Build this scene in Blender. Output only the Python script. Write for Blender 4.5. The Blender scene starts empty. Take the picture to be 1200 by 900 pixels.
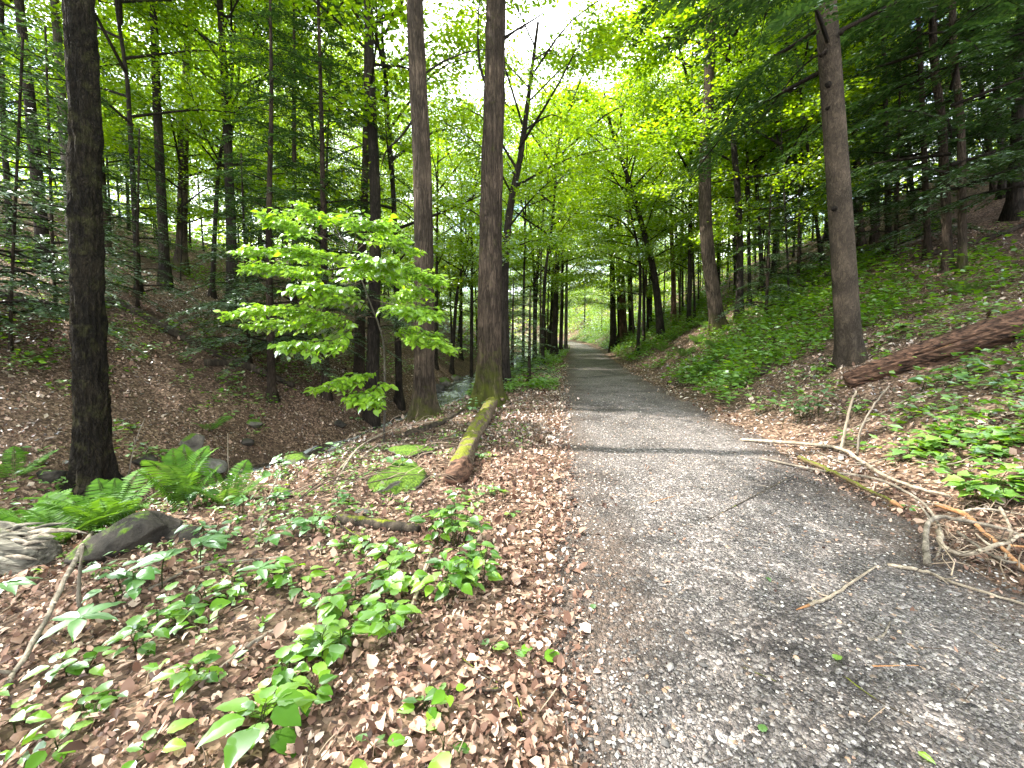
import bpy, math, random
import numpy as np
from mathutils import Vector, Matrix, Quaternion

RNG = np.random.default_rng(11)
random.seed(5)
SC = bpy.context.scene
COL = SC.collection

# ------------------------------------------------------------------ camera
F_PX, PITCH, CAM_Z = 503.0, math.atan((450 - 392) / 503.0), 1.6
cam_data = bpy.data.cameras.new('camera')
cam_data.sensor_width = 36.0
cam_data.lens = 36.0 * F_PX / 1200.0
cam_data.clip_start = 0.05
cam_data.clip_end = 2000.0
cam = bpy.data.objects.new('camera', cam_data)
COL.objects.link(cam)
cam.location = (0, 0, CAM_Z)
cam.rotation_euler = (math.pi / 2 - PITCH, 0, 0)
SC.camera = cam

# ------------------------------------------------------------------ sky and sun
SUN_EL = math.radians(54)
SUN_AZ = math.radians(-84)          # measured from +Y towards +X: ahead and to the left
world = bpy.data.worlds.new('World')
SC.world = world
world.use_nodes = True
wn, wl = world.node_tree.nodes, world.node_tree.links
wn.clear()
w_out = wn.new('ShaderNodeOutputWorld')
w_bg = wn.new('ShaderNodeBackground')
w_sky = wn.new('ShaderNodeTexSky')
w_sky.sky_type = 'NISHITA'
w_sky.sun_disc = False
w_sky.sun_elevation = SUN_EL
w_sky.sun_rotation = SUN_AZ
w_sky.air_density = 1.0
w_sky.dust_density = 1.5
w_tc = wn.new('ShaderNodeTexCoord')
w_ns = wn.new('ShaderNodeTexNoise')
w_ns.inputs['Scale'].default_value = 2.6
w_ns.inputs['Detail'].default_value = 7
w_ns.inputs['Roughness'].default_value = 0.58
w_rm = wn.new('ShaderNodeValToRGB')
w_rm.color_ramp.elements[0].position = 0.40
w_rm.color_ramp.elements[1].position = 0.58
w_mx = wn.new('ShaderNodeMixRGB')
w_mx.inputs['Color2'].default_value = (11.5, 11.8, 12.2, 1)     # bright sunlit cloud
wl.new(w_tc.outputs['Generated'], w_ns.inputs['Vector'])
wl.new(w_ns.outputs['Fac'], w_rm.inputs['Fac'])
wl.new(w_rm.outputs['Color'], w_mx.inputs['Fac'])
wl.new(w_sky.outputs['Color'], w_mx.inputs['Color1'])
wl.new(w_mx.outputs['Color'], w_bg.inputs['Color'])
w_bg.inputs['Strength'].default_value = 0.15
wl.new(w_bg.outputs['Background'], w_out.inputs['Surface'])

sun_data = bpy.data.lights.new('sun', 'SUN')
sun_data.energy = 3.4
sun_data.angle = math.radians(0.53)
sun_data.color = (1.0, 0.955, 0.87)
sun = bpy.data.objects.new('sun', sun_data)
COL.objects.link(sun)
TO_SUN = Vector((math.sin(SUN_AZ) * math.cos(SUN_EL), math.cos(SUN_AZ) * math.cos(SUN_EL), math.sin(SUN_EL)))
sun.rotation_euler = TO_SUN.to_track_quat('Z', 'Y').to_euler()
sun.location = TO_SUN * 60

SC.view_settings.view_transform = 'Standard'
SC.view_settings.look = 'None'
SC.view_settings.exposure = 2.35
SC.view_settings.gamma = 1.0
SC.render.engine = 'CYCLES'
cy = SC.cycles
cy.use_denoising = True
try:
    cy.denoiser = 'OPENIMAGEDENOISE'
except Exception:
    pass
cy.max_bounces = 9
cy.diffuse_bounces = 7
cy.glossy_bounces = 2
cy.transmission_bounces = 4
cy.transparent_max_bounces = 4
cy.caustics_reflective = False
cy.caustics_refractive = False
cy.sample_clamp_indirect = 6.0

# ------------------------------------------------------------------ small maths
def smooth(a, b, x):
    t = np.clip((np.asarray(x, float) - a) / (b - a), 0, 1)
    return t * t * (3 - 2 * t)

_perm = np.random.default_rng(3).random((256, 256))
def vnoise(x, y):
    x = np.asarray(x, float); y = np.asarray(y, float)
    xi = np.floor(x).astype(int); yi = np.floor(y).astype(int)
    fx = x - xi; fy = y - yi
    fx = fx * fx * (3 - 2 * fx); fy = fy * fy * (3 - 2 * fy)
    g = lambda i, j: _perm[i & 255, j & 255]
    return ((g(xi, yi) * (1 - fx) + g(xi + 1, yi) * fx) * (1 - fy) + (g(xi, yi + 1) * (1 - fx) + g(xi + 1, yi + 1) * fx) * fy) * 2 - 1
def fbm(x, y, o=4):
    v = 0; a = 0.5
    for k in range(o):
        v = v + a * vnoise(x * 2 ** k + 17.3 * k, y * 2 ** k - 9.1 * k); a *= 0.5
    return v
def norm(v):
    v = np.asarray(v, float)
    return v / np.maximum(np.linalg.norm(v, axis=-1, keepdims=True), 1e-9)

# ------------------------------------------------------------------ the lie of the land
_py = np.arange(-40, 320, 0.5)
_pl = np.interp(_py, [-40, 0, 1.6, 4, 11.8, 20, 35, 50, 62, 80, 110, 150, 320], [-4.5, -0.05, .13, .46, 1.35, 2.35, 4.6, 6.8, 8.1, 8.3, 3, -10, -80])
_k = np.hanning(17); _k /= _k.sum()
_pl = np.convolve(np.pad(_pl, 8, mode='edge'), _k, 'valid')
HALF = 1.56
def path_cx(y):
    return np.interp(y, _py, _pl) + HALF

_ss = np.arange(-260, 260, 0.1)
_sz = np.interp(_ss, [-260, -150, -60, -35, -22, -14, -10, -9.0, -8.4, -7.9, -6.6, -6.2, -5.7, -4.9, -3.1, -1.7, 1.7, 2.1, 2.7, 3.4, 5, 10, 20, 35, 60, 150, 260],
                [34, 28, 16, 9.6, 5.2, 1.9, -0.1, -0.75, -1.35, -1.62, -1.6, -1.1, -0.48, -0.24, -0.03, 0, 0, .08, .34, .72, 1.42, 3.5, 7.6, 12, 16.5, 24, 28])
_k2 = np.hanning(9); _k2 /= _k2.sum()
_sz = np.convolve(np.pad(_sz, 4, mode='edge'), _k2, 'valid')
def lateral(x, y):
    s = x - path_cx(y)
    return s + (0.9 * smooth(7.5, 4.5, y) - 0.95 * smooth(9, 13, y)) * smooth(-2, -4, s)      # the stream comes closer to the path farther on
def height(x, y):
    x = np.asarray(x, float); y = np.asarray(y, float)
    s = lateral(x, y)
    z = np.interp(s, _ss, _sz)
    z = z * (1 + 0.32 * smooth(8, 16, y) * smooth(1.7, 2.5, s))
    off = smooth(1.9, 3.6, np.abs(s))
    stream = np.exp(-((s + 7.2) / 1.1) ** 2)
    z = z + off * (1 - 0.8 * stream) * (0.16 * fbm(x * 0.8, y * 0.8, 3) + 0.05 * fbm(x * 3.1 + 40, y * 3.1, 2))
    z = z + smooth(8, 20, np.abs(s)) * 1.3 * fbm(x * 0.09 + 5, y * 0.09, 2)
    z = z + smooth(1.2, 2.0, np.abs(s)) * 0.02 * fbm(x * 4, y * 4, 2)
    z = z + 0.02 * fbm(x * 0.5 + 9, y * 0.5, 2) * (1 - off)
    z = z - 0.02 * np.exp(-((np.abs(s) - 0.75) / 0.3) ** 2)
    z = z + 0.012 * np.clip(y - 55, 0, 300)
    return z
def hz(x, y):
    return float(height(x, y))

_cp, _sp = math.cos(PITCH), math.sin(PITCH)
def ray(px, py):
    a = (px - 600) / F_PX; b = (450 - py) / F_PX
    return np.array([a, _cp + b * _sp, -_sp + b * _cp])
def P(px, py, d):
    """The point at forward distance d seen at a pixel."""
    r = ray(px, py)
    return np.array([0, 0, CAM_Z]) + r * (d / r[1])
_ts = 0.6 * 1.006 ** np.arange(0, 980)
def G(px, py, h=0.0, dmax=120):
    """Where a pixel's line of sight meets the ground (lifted by h)."""
    r = ray(px, py)
    p = np.array([0, 0, CAM_Z])[None] + r[None] * _ts[:, None]
    dz = p[:, 2] - height(p[:, 0], p[:, 1])
    i = np.argmax(dz < 0)
    if dz[i] >= 0:
        return P(px, py, dmax)
    a, b = _ts[i - 1], _ts[i]
    for _ in range(20):
        m = (a + b) / 2
        q = np.array([0, 0, CAM_Z]) + r * m
        if q[2] - hz(q[0], q[1]) < 0: b = m
        else: a = m
    q = np.array([0, 0, CAM_Z]) + r * b
    q[2] = hz(q[0], q[1]) + h
    return q
def px_of(p):
    q = np.asarray(p, float) - np.array([0, 0, CAM_Z])
    f = q[1] * _cp - q[2] * _sp
    u = q[1] * _sp + q[2] * _cp
    return 600 + F_PX * q[0] / f, 450 - F_PX * u / f

# ------------------------------------------------------------------ mesh helpers
def mesh_of(name, verts, faces, mat=None, smooth_shade=False):
    """faces: list of integer arrays, each (n, k)."""
    me = bpy.data.meshes.new(name)
    verts = np.ascontiguousarray(verts, dtype=np.float32)
    faces = [np.asarray(f, dtype=np.int32) for f in faces if len(f)]
    me.vertices.add(len(verts))
    me.vertices.foreach_set('co', verts.ravel())
    loops = np.concatenate([f.ravel() for f in faces])
    tot = np.concatenate([np.full(len(f), f.shape[1], np.int32) for f in faces])
    st = np.concatenate([[0], np.cumsum(tot)[:-1]]).astype(np.int32)
    me.loops.add(len(loops))
    me.loops.foreach_set('vertex_index', loops)
    me.polygons.add(len(tot))
    me.polygons.foreach_set('loop_start', st)
    me.polygons.foreach_set('loop_total', tot)
    if smooth_shade:
        me.polygons.foreach_set('use_smooth', np.ones(len(tot), dtype=bool))
    me.update(calc_edges=True)
    if mat:
        me.materials.append(mat)
    return me
def link(name, me, parent=None, loc=None, rot=None, scale=None, kind=None):
    o = bpy.data.objects.new(name, me)
    COL.objects.link(o)
    if parent is not None: o.parent = parent
    if loc is not None: o.location = loc
    if rot is not None:
        if isinstance(rot, Quaternion):
            o.rotation_mode = 'QUATERNION'; o.rotation_quaternion = rot
        else: o.rotation_euler = rot
    if scale is not None: o.scale = (scale,) * 3 if np.isscalar(scale) else scale
    if kind: o['kind'] = kind
    return o
def tag(o, label, cat, group=None):
    o['label'] = label; o['category'] = cat
    if group: o['group'] = group
    return o
def thing(name, label, cat, loc=(0, 0, 0), rotz=0.0, group=None):
    o = bpy.data.objects.new(name, None)
    COL.objects.link(o)
    o.empty_display_size = 0.2
    o.location = tuple(float(c) for c in loc); o.rotation_euler = (0, 0, rotz)
    if label: tag(o, label, cat, group)
    return o

class MB:
    """Collects shapes into one mesh."""
    def __init__(s): s.v = []; s.f = {}; s.n = 0
    def add(s, v, *faces):
        v = np.asarray(v, float)
        for f in faces:
            f = np.asarray(f)
            if len(f): s.f.setdefault(f.shape[1], []).append(f + s.n)
        s.v.append(v); s.n += len(v)
    def mesh(s, name, mat, sm=False):
        return mesh_of(name, np.concatenate(s.v), [np.concatenate(a) for a in s.f.values()], mat, sm)

def catmull(pts, n):
    pts = np.asarray(pts, float)
    if len(pts) < 3:
        t = np.linspace(0, 1, n)[:, None]
        return pts[0] * (1 - t) + pts[-1] * t
    q = np.vstack([2 * pts[0] - pts[1], pts, 2 * pts[-1] - pts[-2]])
    u = np.linspace(0, len(pts) - 1 - 1e-6, n)
    i = u.astype(int); t = (u - i)[:, None]
    a, b, c, d = q[i], q[i + 1], q[i + 2], q[i + 3]
    return 0.5 * (2 * b + (c - a) * t + (2 * a - 5 * b + 4 * c - d) * t ** 2 + (3 * b - a - 3 * c + d) * t ** 3)
def frames(pts):
    t = norm(np.gradient(pts, axis=0))
    ref = np.array([0, 0, 1.0]) if abs(t[0][2]) < 0.9 else np.array([1.0, 0, 0])
    n = norm(np.cross(ref, t[0]))
    N = np.zeros_like(pts)
    for i in range(len(pts)):
        n = n - t[i] * np.dot(n, t[i]); n = n / max(np.linalg.norm(n), 1e-9)
        N[i] = n
    return t, N, np.cross(t, N)
def tube(pts, radii, ns=8, disp=None, caps=True):
    """Returns verts, quad faces, tri faces. disp(i along 0..1, angle array) multiplies the radius."""
    pts = np.asarray(pts, float); radii = np.broadcast_to(np.asarray(radii, float), (len(pts),))
    t, N, B = frames(pts)
    a = np.linspace(0, 2 * np.pi, ns, endpoint=False)
    rr = np.repeat(radii[:, None], ns, 1)
    if disp is not None: rr = rr * disp(len(pts), a)
    v = pts[:, None] + rr[..., None] * (np.cos(a)[None, :, None] * N[:, None] + np.sin(a)[None, :, None] * B[:, None])
    k = len(pts)
    i, j = np.meshgrid(np.arange(k - 1), np.arange(ns), indexing='ij')
    q = np.stack([i * ns + j, i * ns + (j + 1) % ns, (i + 1) * ns + (j + 1) % ns, (i + 1) * ns + j], -1).reshape(-1, 4)
    v = v.reshape(-1, 3); tri = np.zeros((0, 3), int)
    if caps:
        v = np.vstack([v, pts[0], pts[-1]])
        j = np.arange(ns)
        tri = np.vstack([np.stack([np.full(ns, k * ns), (j + 1) % ns, j], 1), np.stack([np.full(ns, k * ns + 1), (k - 1) * ns + j, (k - 1) * ns + (j + 1) % ns], 1)])
    return v, q, tri

def leaf_frame(d, n):
    d = norm(d); n = n - d * np.sum(n * d, -1, keepdims=True); n = norm(n)
    return d, np.cross(n, d), n
def kites(pos, d, n, L, W, fold=0.18):
    d, s, n = leaf_frame(d, n)
    L = np.broadcast_to(L, (len(pos),))[:, None]; W = np.broadcast_to(W, (len(pos),))[:, None]
    mid = pos + d * L * 0.42 + n * W * fold
    v = np.stack([pos, mid + s * W * 0.5, pos + d * L, mid - s * W * 0.5], 1).reshape(-1, 3)
    b = np.arange(len(pos))[:, None] * 4
    return v, np.vstack([b + np.array([0, 1, 2]), b + np.array([0, 2, 3])])
def leaves8(pos, d, n, L, W, curl=0.15, fold=0.2, rng=RNG):
    """Eight-triangle curled leaves."""
    d, s, n = leaf_frame(d, n)
    m = len(pos)
    L = np.broadcast_to(L, (m,))[:, None]; W = np.broadcast_to(W, (m,))[:, None]
    c = np.broadcast_to(curl, (m,))[:, None] * rng.uniform(-0.6, 1.4, (m, 1)); fo = np.broadcast_to(fold, (m,))[:, None] * rng.uniform(-0.3, 1.5, (m, 1))
    def pt(u, w):
        return pos + d * L * u + s * W * 0.5 * w + n * (abs(w) * W * fo + L * c * (4 * u * (1 - u) - 0.6 * u))
    v = np.stack([pt(0, 0), pt(.28, .86), pt(.28, -.86), pt(.66, .74), pt(.66, -.74), pt(.3, 0), pt(.66, 0), pt(1, 0)], 1).reshape(-1, 3)
    b = np.arange(m)[:, None] * 8
    tr = np.array([[0, 5, 1], [0, 2, 5], [5, 6, 1], [1, 6, 3], [2, 6, 5], [2, 4, 6], [3, 6, 7], [6, 4, 7]])
    return v, np.vstack([b + t for t in tr])

# ------------------------------------------------------------------ materials
def new_mat(name):
    m = bpy.data.materials.new(name); m.use_nodes = True
    m.node_tree.nodes.clear()
    return m, m.node_tree.nodes, m.node_tree.links
def ramp(n, stops, interp='LINEAR'):
    r = n.new('ShaderNodeValToRGB'); cr = r.color_ramp; cr.interpolation = interp
    while len(cr.elements) < len(stops): cr.elements.new(0.5)
    for e, (p, c) in zip(cr.elements, stops):
        e.position = p; e.color = (*c, 1) if len(c) == 3 else c
    return r
def noise(n, l, vec, scale, detail=4, rough=0.55, dist=0.0):
    t = n.new('ShaderNodeTexNoise')
    t.inputs['Scale'].default_value = scale; t.inputs['Detail'].default_value = detail
    t.inputs['Roughness'].default_value = rough; t.inputs['Distortion'].default_value = dist
    l.new(vec, t.inputs['Vector']); return t
def mapped(n, l, vec, sc):
    mp = n.new('ShaderNodeMapping'); mp.inputs['Scale'].default_value = sc
    l.new(vec, mp.inputs['Vector']); return mp.outputs['Vector']
def math_(n, l, op, a, b=None):
    m = n.new('ShaderNodeMath'); m.operation = op
    if op == 'MULTIPLY_ADD': m.inputs[2].default_value = 1 - b      # fades towards 1
    for i, x in enumerate((a, b)):
        if x is None: continue
        if hasattr(x, 'links'): l.new(x, m.inputs[i])
        else: m.inputs[i].default_value = x
    return m.outputs[0]
def mix(n, l, fac, a, b):
    m = n.new('ShaderNodeMixRGB')
    for x, s in ((fac, 'Fac'), (a, 'Color1'), (b, 'Color2')):
        if hasattr(x, 'links'): l.new(x, m.inputs[s])
        else: m.inputs[s].default_value = x if s == 'Fac' else (*x, 1)
    return m.outputs['Color']
def bump(n, l, h, strength, dist):
    b = n.new('ShaderNodeBump'); b.inputs['Strength'].default_value = strength; b.inputs['Distance'].default_value = dist
    l.new(h, b.inputs['Height']); return b.outputs['Normal']
def principled(n, l, color, rough=0.9, normal=None, spec=0.25):
    p = n.new('ShaderNodeBsdfPrincipled'); o = n.new('ShaderNodeOutputMaterial')
    if hasattr(color, 'links'): l.new(color, p.inputs['Base Color'])
    else: p.inputs['Base Color'].default_value = (*color, 1)
    if hasattr(rough, 'links'): l.new(rough, p.inputs['Roughness'])
    else: p.inputs['Roughness'].default_value = rough
    p.inputs['Specular IOR Level'].default_value = spec
    if normal is not None: l.new(normal, p.inputs['Normal'])
    l.new(p.outputs['BSDF'], o.inputs['Surface'])
    return p
def leaf_mat(name, stops, trans, tfac=0.42, gloss=0.06, rough=0.42, island=True):
    m, n, l = new_mat(name)
    g = n.new('ShaderNodeNewGeometry') if island else n.new('ShaderNodeObjectInfo')
    r = ramp(n, stops)
    l.new(g.outputs['Random Per Island' if island else 'Random'], r.inputs['Fac'])
    col = r.outputs['Color']
    df = n.new('ShaderNodeBsdfDiffuse'); tr = n.new('ShaderNodeBsdfTranslucent'); gl = n.new('ShaderNodeBsdfGlossy')
    l.new(col, df.inputs['Color'])
    mm = n.new('ShaderNodeMixRGB'); mm.blend_type = 'MULTIPLY'; mm.inputs['Fac'].default_value = 1
    l.new(col, mm.inputs['Color1']); mm.inputs['Color2'].default_value = (*trans, 1)
    l.new(mm.outputs['Color'], tr.inputs['Color'])
    gl.inputs['Roughness'].default_value = rough; gl.inputs['Color'].default_value = (0.9, 0.95, 1, 1)
    a = n.new('ShaderNodeMixShader'); a.inputs['Fac'].default_value = tfac
    l.new(df.outputs[0], a.inputs[1]); l.new(tr.outputs[0], a.inputs[2])
    fr = n.new('ShaderNodeFresnel'); fr.inputs['IOR'].default_value = 1.38
    b = n.new('ShaderNodeMixShader')
    l.new(math_(n, l, 'MULTIPLY', fr.outputs[0], gloss * 5), b.inputs['Fac'])
    l.new(a.outputs[0], b.inputs[1]); l.new(gl.outputs[0], b.inputs[2])
    o = n.new('ShaderNodeOutputMaterial'); l.new(b.outputs[0], o.inputs['Surface'])
    return m
def bark_mat(name, dark, light, grain=9.0, stretch=0.13, moss=0.0, moss_col=(0.10, 0.13, 0.015), moss_top=0.0, bumpd=0.03):
    m, n, l = new_mat(name)
    tc = n.new('ShaderNodeTexCoord'); ob = tc.outputs['Object']
    v1 = mapped(n, l, ob, (1, 1, stretch))
    def ridged(sc, det, dist):
        q = noise(n, l, v1, sc, det, 0.6, dist)
        a_ = math_(n, l, 'ABSOLUTE', math_(n, l, 'SUBTRACT', q.outputs['Fac'], 0.5))
        r_ = ramp(n, [(0.0, (0, 0, 0)), (0.09, (1, 1, 1))]); l.new(a_, r_.inputs['Fac'])
        return r_.outputs['Color']
    r1, r2 = ridged(grain * 0.9, 4, 0.9), ridged(grain * 2.6, 5, 0.5)
    fine = noise(n, l, mapped(n, l, ob, (1, 1, max(stretch, .45))), grain * 5, 4, 0.7)
    cr = math_(n, l, 'MULTIPLY', math_(n, l, 'MULTIPLY_ADD', r1, 0.75), math_(n, l, 'MULTIPLY_ADD', r2, 0.5))
    hgt = math_(n, l, 'MULTIPLY', cr, math_(n, l, 'ADD', fine.outputs['Fac'], 0.45))
    col = mix(n, l, hgt, dark, light)
    bl = noise(n, l, ob, 1.7, 3)
    blr = ramp(n, [(0.38, (0.55, 0.55, 0.55)), (0.68, (1.25, 1.22, 1.2))]); l.new(bl.outputs['Fac'], blr.inputs['Fac'])
    mu = n.new('ShaderNodeMixRGB'); mu.blend_type = 'MULTIPLY'; mu.inputs['Fac'].default_value = 1
    l.new(col, mu.inputs['Color1']); l.new(blr.outputs['Color'], mu.inputs['Color2']); col = mu.outputs['Color']
    if moss > 0:
        mn = noise(n, l, ob, 4.5, 6, 0.65)
        f = mn.outputs['Fac']
        if moss_top:
            sx = n.new('ShaderNodeSeparateXYZ'); l.new(ob, sx.inputs[0])
            low = n.new('ShaderNodeMapRange'); low.inputs['From Min'].default_value = 0; low.inputs['From Max'].default_value = moss_top
            low.inputs['To Min'].default_value = 0.32; low.inputs['To Max'].default_value = -0.1
            l.new(sx.outputs['Z'], low.inputs['Value'])
            f = math_(n, l, 'ADD', f, low.outputs[0])
        mr = ramp(n, [(0.6 - moss * 0.2, (0, 0, 0)), (0.92 - moss * 0.2, (1, 1, 1))]); l.new(f, mr.inputs['Fac'])
        col = mix(n, l, math_(n, l, 'MULTIPLY', mr.outputs['Color'], 0.85), col, moss_col)
    principled(n, l, col, 0.92, bump(n, l, hgt, 1.0, bumpd * 1.6), 0.15)
    return m
def wood_mat(name, dark, light, moss=0.0, moss_col=(0.17, 0.2, 0.012), grain=14.0, axis=(1, 1, 0.1)):
    """Dead wood; moss grows on what faces the sky."""
    m, n, l = new_mat(name)
    tc = n.new('ShaderNodeTexCoord'); ob = tc.outputs['Object']
    a = noise(n, l, mapped(n, l, ob, axis), grain, 6, 0.62, 0.4)
    r = ramp(n, [(0.36, dark), (0.5, tuple((p + q) / 2.6 for p, q in zip(dark, light))), (0.66, light)]); l.new(a.outputs['Fac'], r.inputs['Fac'])
    col = r.outputs['Color']; h = a.outputs['Fac']
    if moss > 0:
        g = n.new('ShaderNodeNewGeometry'); sx = n.new('ShaderNodeSeparateXYZ'); l.new(g.outputs['Normal'], sx.inputs[0])
        mn = noise(n, l, ob, 6, 5, 0.65)
        f = math_(n, l, 'ADD', math_(n, l, 'MULTIPLY', sx.outputs['Z'], 0.35), mn.outputs['Fac'])
        mr = ramp(n, [(0.95 - moss * 0.4, (0, 0, 0)), (1.06 - moss * 0.4, (1, 1, 1))]); l.new(f, mr.inputs['Fac'])
        mc = ramp(n, [(0.35, tuple(c * 0.55 for c in moss_col)), (0.65, moss_col)])
        l.new(noise(n, l, ob, 40, 3).outputs['Fac'], mc.inputs['Fac'])
        col = mix(n, l, mr.outputs['Color'], col, mc.outputs['Color'])
    principled(n, l, col, 0.9, bump(n, l, h, 1.0, 0.035), 0.2)
    return m

GREEN = {}
GREEN['canopy'] = leaf_mat('canopy_leaf', [(0, (0.055, 0.125, 0.010)), (0.5, (0.095, 0.19, 0.013)), (1, (0.16, 0.265, 0.018))], (3.1, 2.5, 0.5), 0.56)
GREEN['maple'] = leaf_mat('understory_leaf', [(0, (0.065, 0.145, 0.010)), (0.5, (0.105, 0.205, 0.013)), (1, (0.17, 0.28, 0.018))], (3.1, 2.5, 0.5), 0.56)
GREEN['hemlock'] = leaf_mat('hemlock_needle', [(0, (0.028, 0.062, 0.022)), (0.6, (0.05, 0.1, 0.032)), (1, (0.09, 0.15, 0.04))], (1.3, 1.4, 0.7), 0.3, 0.04)
GREEN['beech'] = leaf_mat('beech_leaf', [(0, (0.14, 0.27, 0.018)), (1, (0.23, 0.38, 0.035))], (2.0, 1.95, 0.6), 0.46, 0.11, 0.3)
GREEN['beech_one'] = leaf_mat('beech_single_leaf', [(0, (0.14, 0.27, 0.018)), (1, (0.23, 0.38, 0.035))], (2.0, 1.95, 0.6), 0.46, 0.11, 0.3, island=False)
GREEN['herb'] = leaf_mat('herb_leaf', [(0, (0.06, 0.15, 0.014)), (0.6, (0.1, 0.22, 0.02)), (1, (0.16, 0.29, 0.025))], (2.2, 1.9, 0.5), 0.38, 0.03)
GREEN['herb_one'] = leaf_mat('herb_single_leaf', [(0, (0.035, 0.1, 0.012)), (0.25, (0.065, 0.16, 0.014)), (0.6, (0.11, 0.24, 0.02)), (1, (0.17, 0.31, 0.025))], (2.2, 1.9, 0.5), 0.38, 0.03, island=False)
GREEN['herb_blue'] = leaf_mat('cool_herb_leaf', [(0, (0.05, 0.135, 0.026)), (1, (0.09, 0.21, 0.045))], (1.6, 1.6, 0.7), 0.34, 0.035, island=False)
GREEN['fern'] = leaf_mat('fern_leaf', [(0, (0.04, 0.105, 0.012)), (1, (0.085, 0.19, 0.018))], (1.8, 1.6, 0.5), 0.4, 0.04)
DEAD = leaf_mat('dead_leaf', [(0, (0.03, 0.018, 0.014)), (0.3, (0.12, 0.066, 0.046)), (0.58, (0.27, 0.165, 0.12)), (0.85, (0.45, 0.32, 0.245)), (1, (0.62, 0.5, 0.41))], (1.1, 0.8, 0.5), 0.15, 0.05, 0.5)
BARK = {
    'mossy': bark_mat('dark_mossy_bark', (0.005, 0.0045, 0.004), (0.05, 0.04, 0.027), 11, 0.5, 0.4, (0.1, 0.1, 0.035), 0, 0.05),
    'grey': bark_mat('furrowed_grey_bark', (0.02, 0.015, 0.011), (0.16, 0.122, 0.09), 10, 0.12, 0.15, (0.08, 0.09, 0.015), 1.0),
    'mossfoot': bark_mat('mossy_foot_bark', (0.018, 0.013, 0.01), (0.15, 0.112, 0.083), 10, 0.14, 0.6, (0.085, 0.1, 0.013), 1.6),
    'brown': bark_mat('smooth_brown_bark', (0.035, 0.027, 0.02), (0.12, 0.094, 0.068), 16, 0.4, 0.0, bumpd=0.012),
    'dark': bark_mat('dark_bark', (0.012, 0.01, 0.008), (0.07, 0.056, 0.044), 12, 0.14),
    'hemlock': bark_mat('hemlock_bark', (0.02, 0.015, 0.011), (0.11, 0.082, 0.06), 12, 0.2),
    'red': bark_mat('reddish_bark', (0.04, 0.022, 0.014), (0.2, 0.12, 0.08), 10, 0.12),
    'pale': bark_mat('pale_bark', (0.09, 0.08, 0.065), (0.27, 0.24, 0.2), 13, 0.3),
}
TWIG = bark_mat('twig_bark', (0.015, 0.012, 0.009), (0.07, 0.055, 0.042), 20, 0.3)
WOOD = {
    'mossy': wood_mat('mossy_log_wood', (0.045, 0.03, 0.02), (0.22, 0.165, 0.115), 0.56, (0.15, 0.165, 0.016)),
    'rot': wood_mat('rotten_log_wood', (0.014, 0.008, 0.006), (0.19, 0.105, 0.068), 0.0, grain=24, axis=(0.12, 0.6, 1)),
    'grey': wood_mat('weathered_wood', (0.1, 0.085, 0.065), (0.33, 0.28, 0.22)),
    'lichen': wood_mat('lichened_wood', (0.03, 0.028, 0.022), (0.26, 0.24, 0.19), 0.2, (0.1, 0.13, 0.04), grain=22, axis=(0.2, 0.7, 1)), 'pale': wood_mat('barkless_wood', (0.2, 0.16, 0.115), (0.48, 0.4, 0.3)),
    'dark': wood_mat('damp_wood', (0.02, 0.016, 0.012), (0.09, 0.07, 0.05), 0.25),
    'stickmoss': wood_mat('mossy_stick_wood', (0.1, 0.07, 0.03), (0.2, 0.15, 0.08), 0.75, (0.13, 0.145, 0.02)),
    'orange': wood_mat('fresh_broken_wood', (0.28, 0.13, 0.055), (0.5, 0.27, 0.13)),
}
def rock_mat(name, a, b, moss):      # stone with moss on what faces the sky
    m, n, l = new_mat(name)
    tc = n.new('ShaderNodeTexCoord'); ob = tc.outputs['Object']
    ns = noise(n, l, ob, 7, 7, 0.65)
    r = ramp(n, [(0.3, a), (0.7, b)]); l.new(ns.outputs['Fac'], r.inputs['Fac'])
    g = n.new('ShaderNodeNewGeometry'); sx = n.new('ShaderNodeSeparateXYZ'); l.new(g.outputs['Normal'], sx.inputs[0])
    mn = noise(n, l, ob, 3.5, 6, 0.7)
    f = math_(n, l, 'ADD', math_(n, l, 'MULTIPLY', sx.outputs['Z'], 0.3), mn.outputs['Fac'])
    mr = ramp(n, [(0.98 - moss * 0.5, (0, 0, 0)), (1.08 - moss * 0.5, (1, 1, 1))]); l.new(f, mr.inputs['Fac'])
    mc = ramp(n, [(0.35, (0.03, 0.06, 0.008)), (0.65, (0.1, 0.17, 0.015))]); l.new(noise(n, l, ob, 45, 3).outputs['Fac'], mc.inputs['Fac'])
    col = mix(n, l, mr.outputs['Color'], r.outputs['Color'], mc.outputs['Color'])
    principled(n, l, col, 0.88, bump(n, l, ns.outputs['Fac'], 1.0, 0.06), 0.2)
    return m
ROCK = {'grey': rock_mat('grey_stone', (0.09, 0.085, 0.075), (0.3, 0.28, 0.25), 0.35), 'mossy': rock_mat('mossy_stone', (0.05, 0.045, 0.04), (0.2, 0.18, 0.15), 0.7),
        'full': rock_mat('moss_covered_stone', (0.06, 0.055, 0.045), (0.2, 0.18, 0.15), 0.84), 'dark': rock_mat('dark_stone', (0.012, 0.011, 0.009), (0.07, 0.06, 0.05), 0.42), 'wet': rock_mat('wet_stone', (0.015, 0.014, 0.013), (0.08, 0.075, 0.068), 0.3)}

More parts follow.
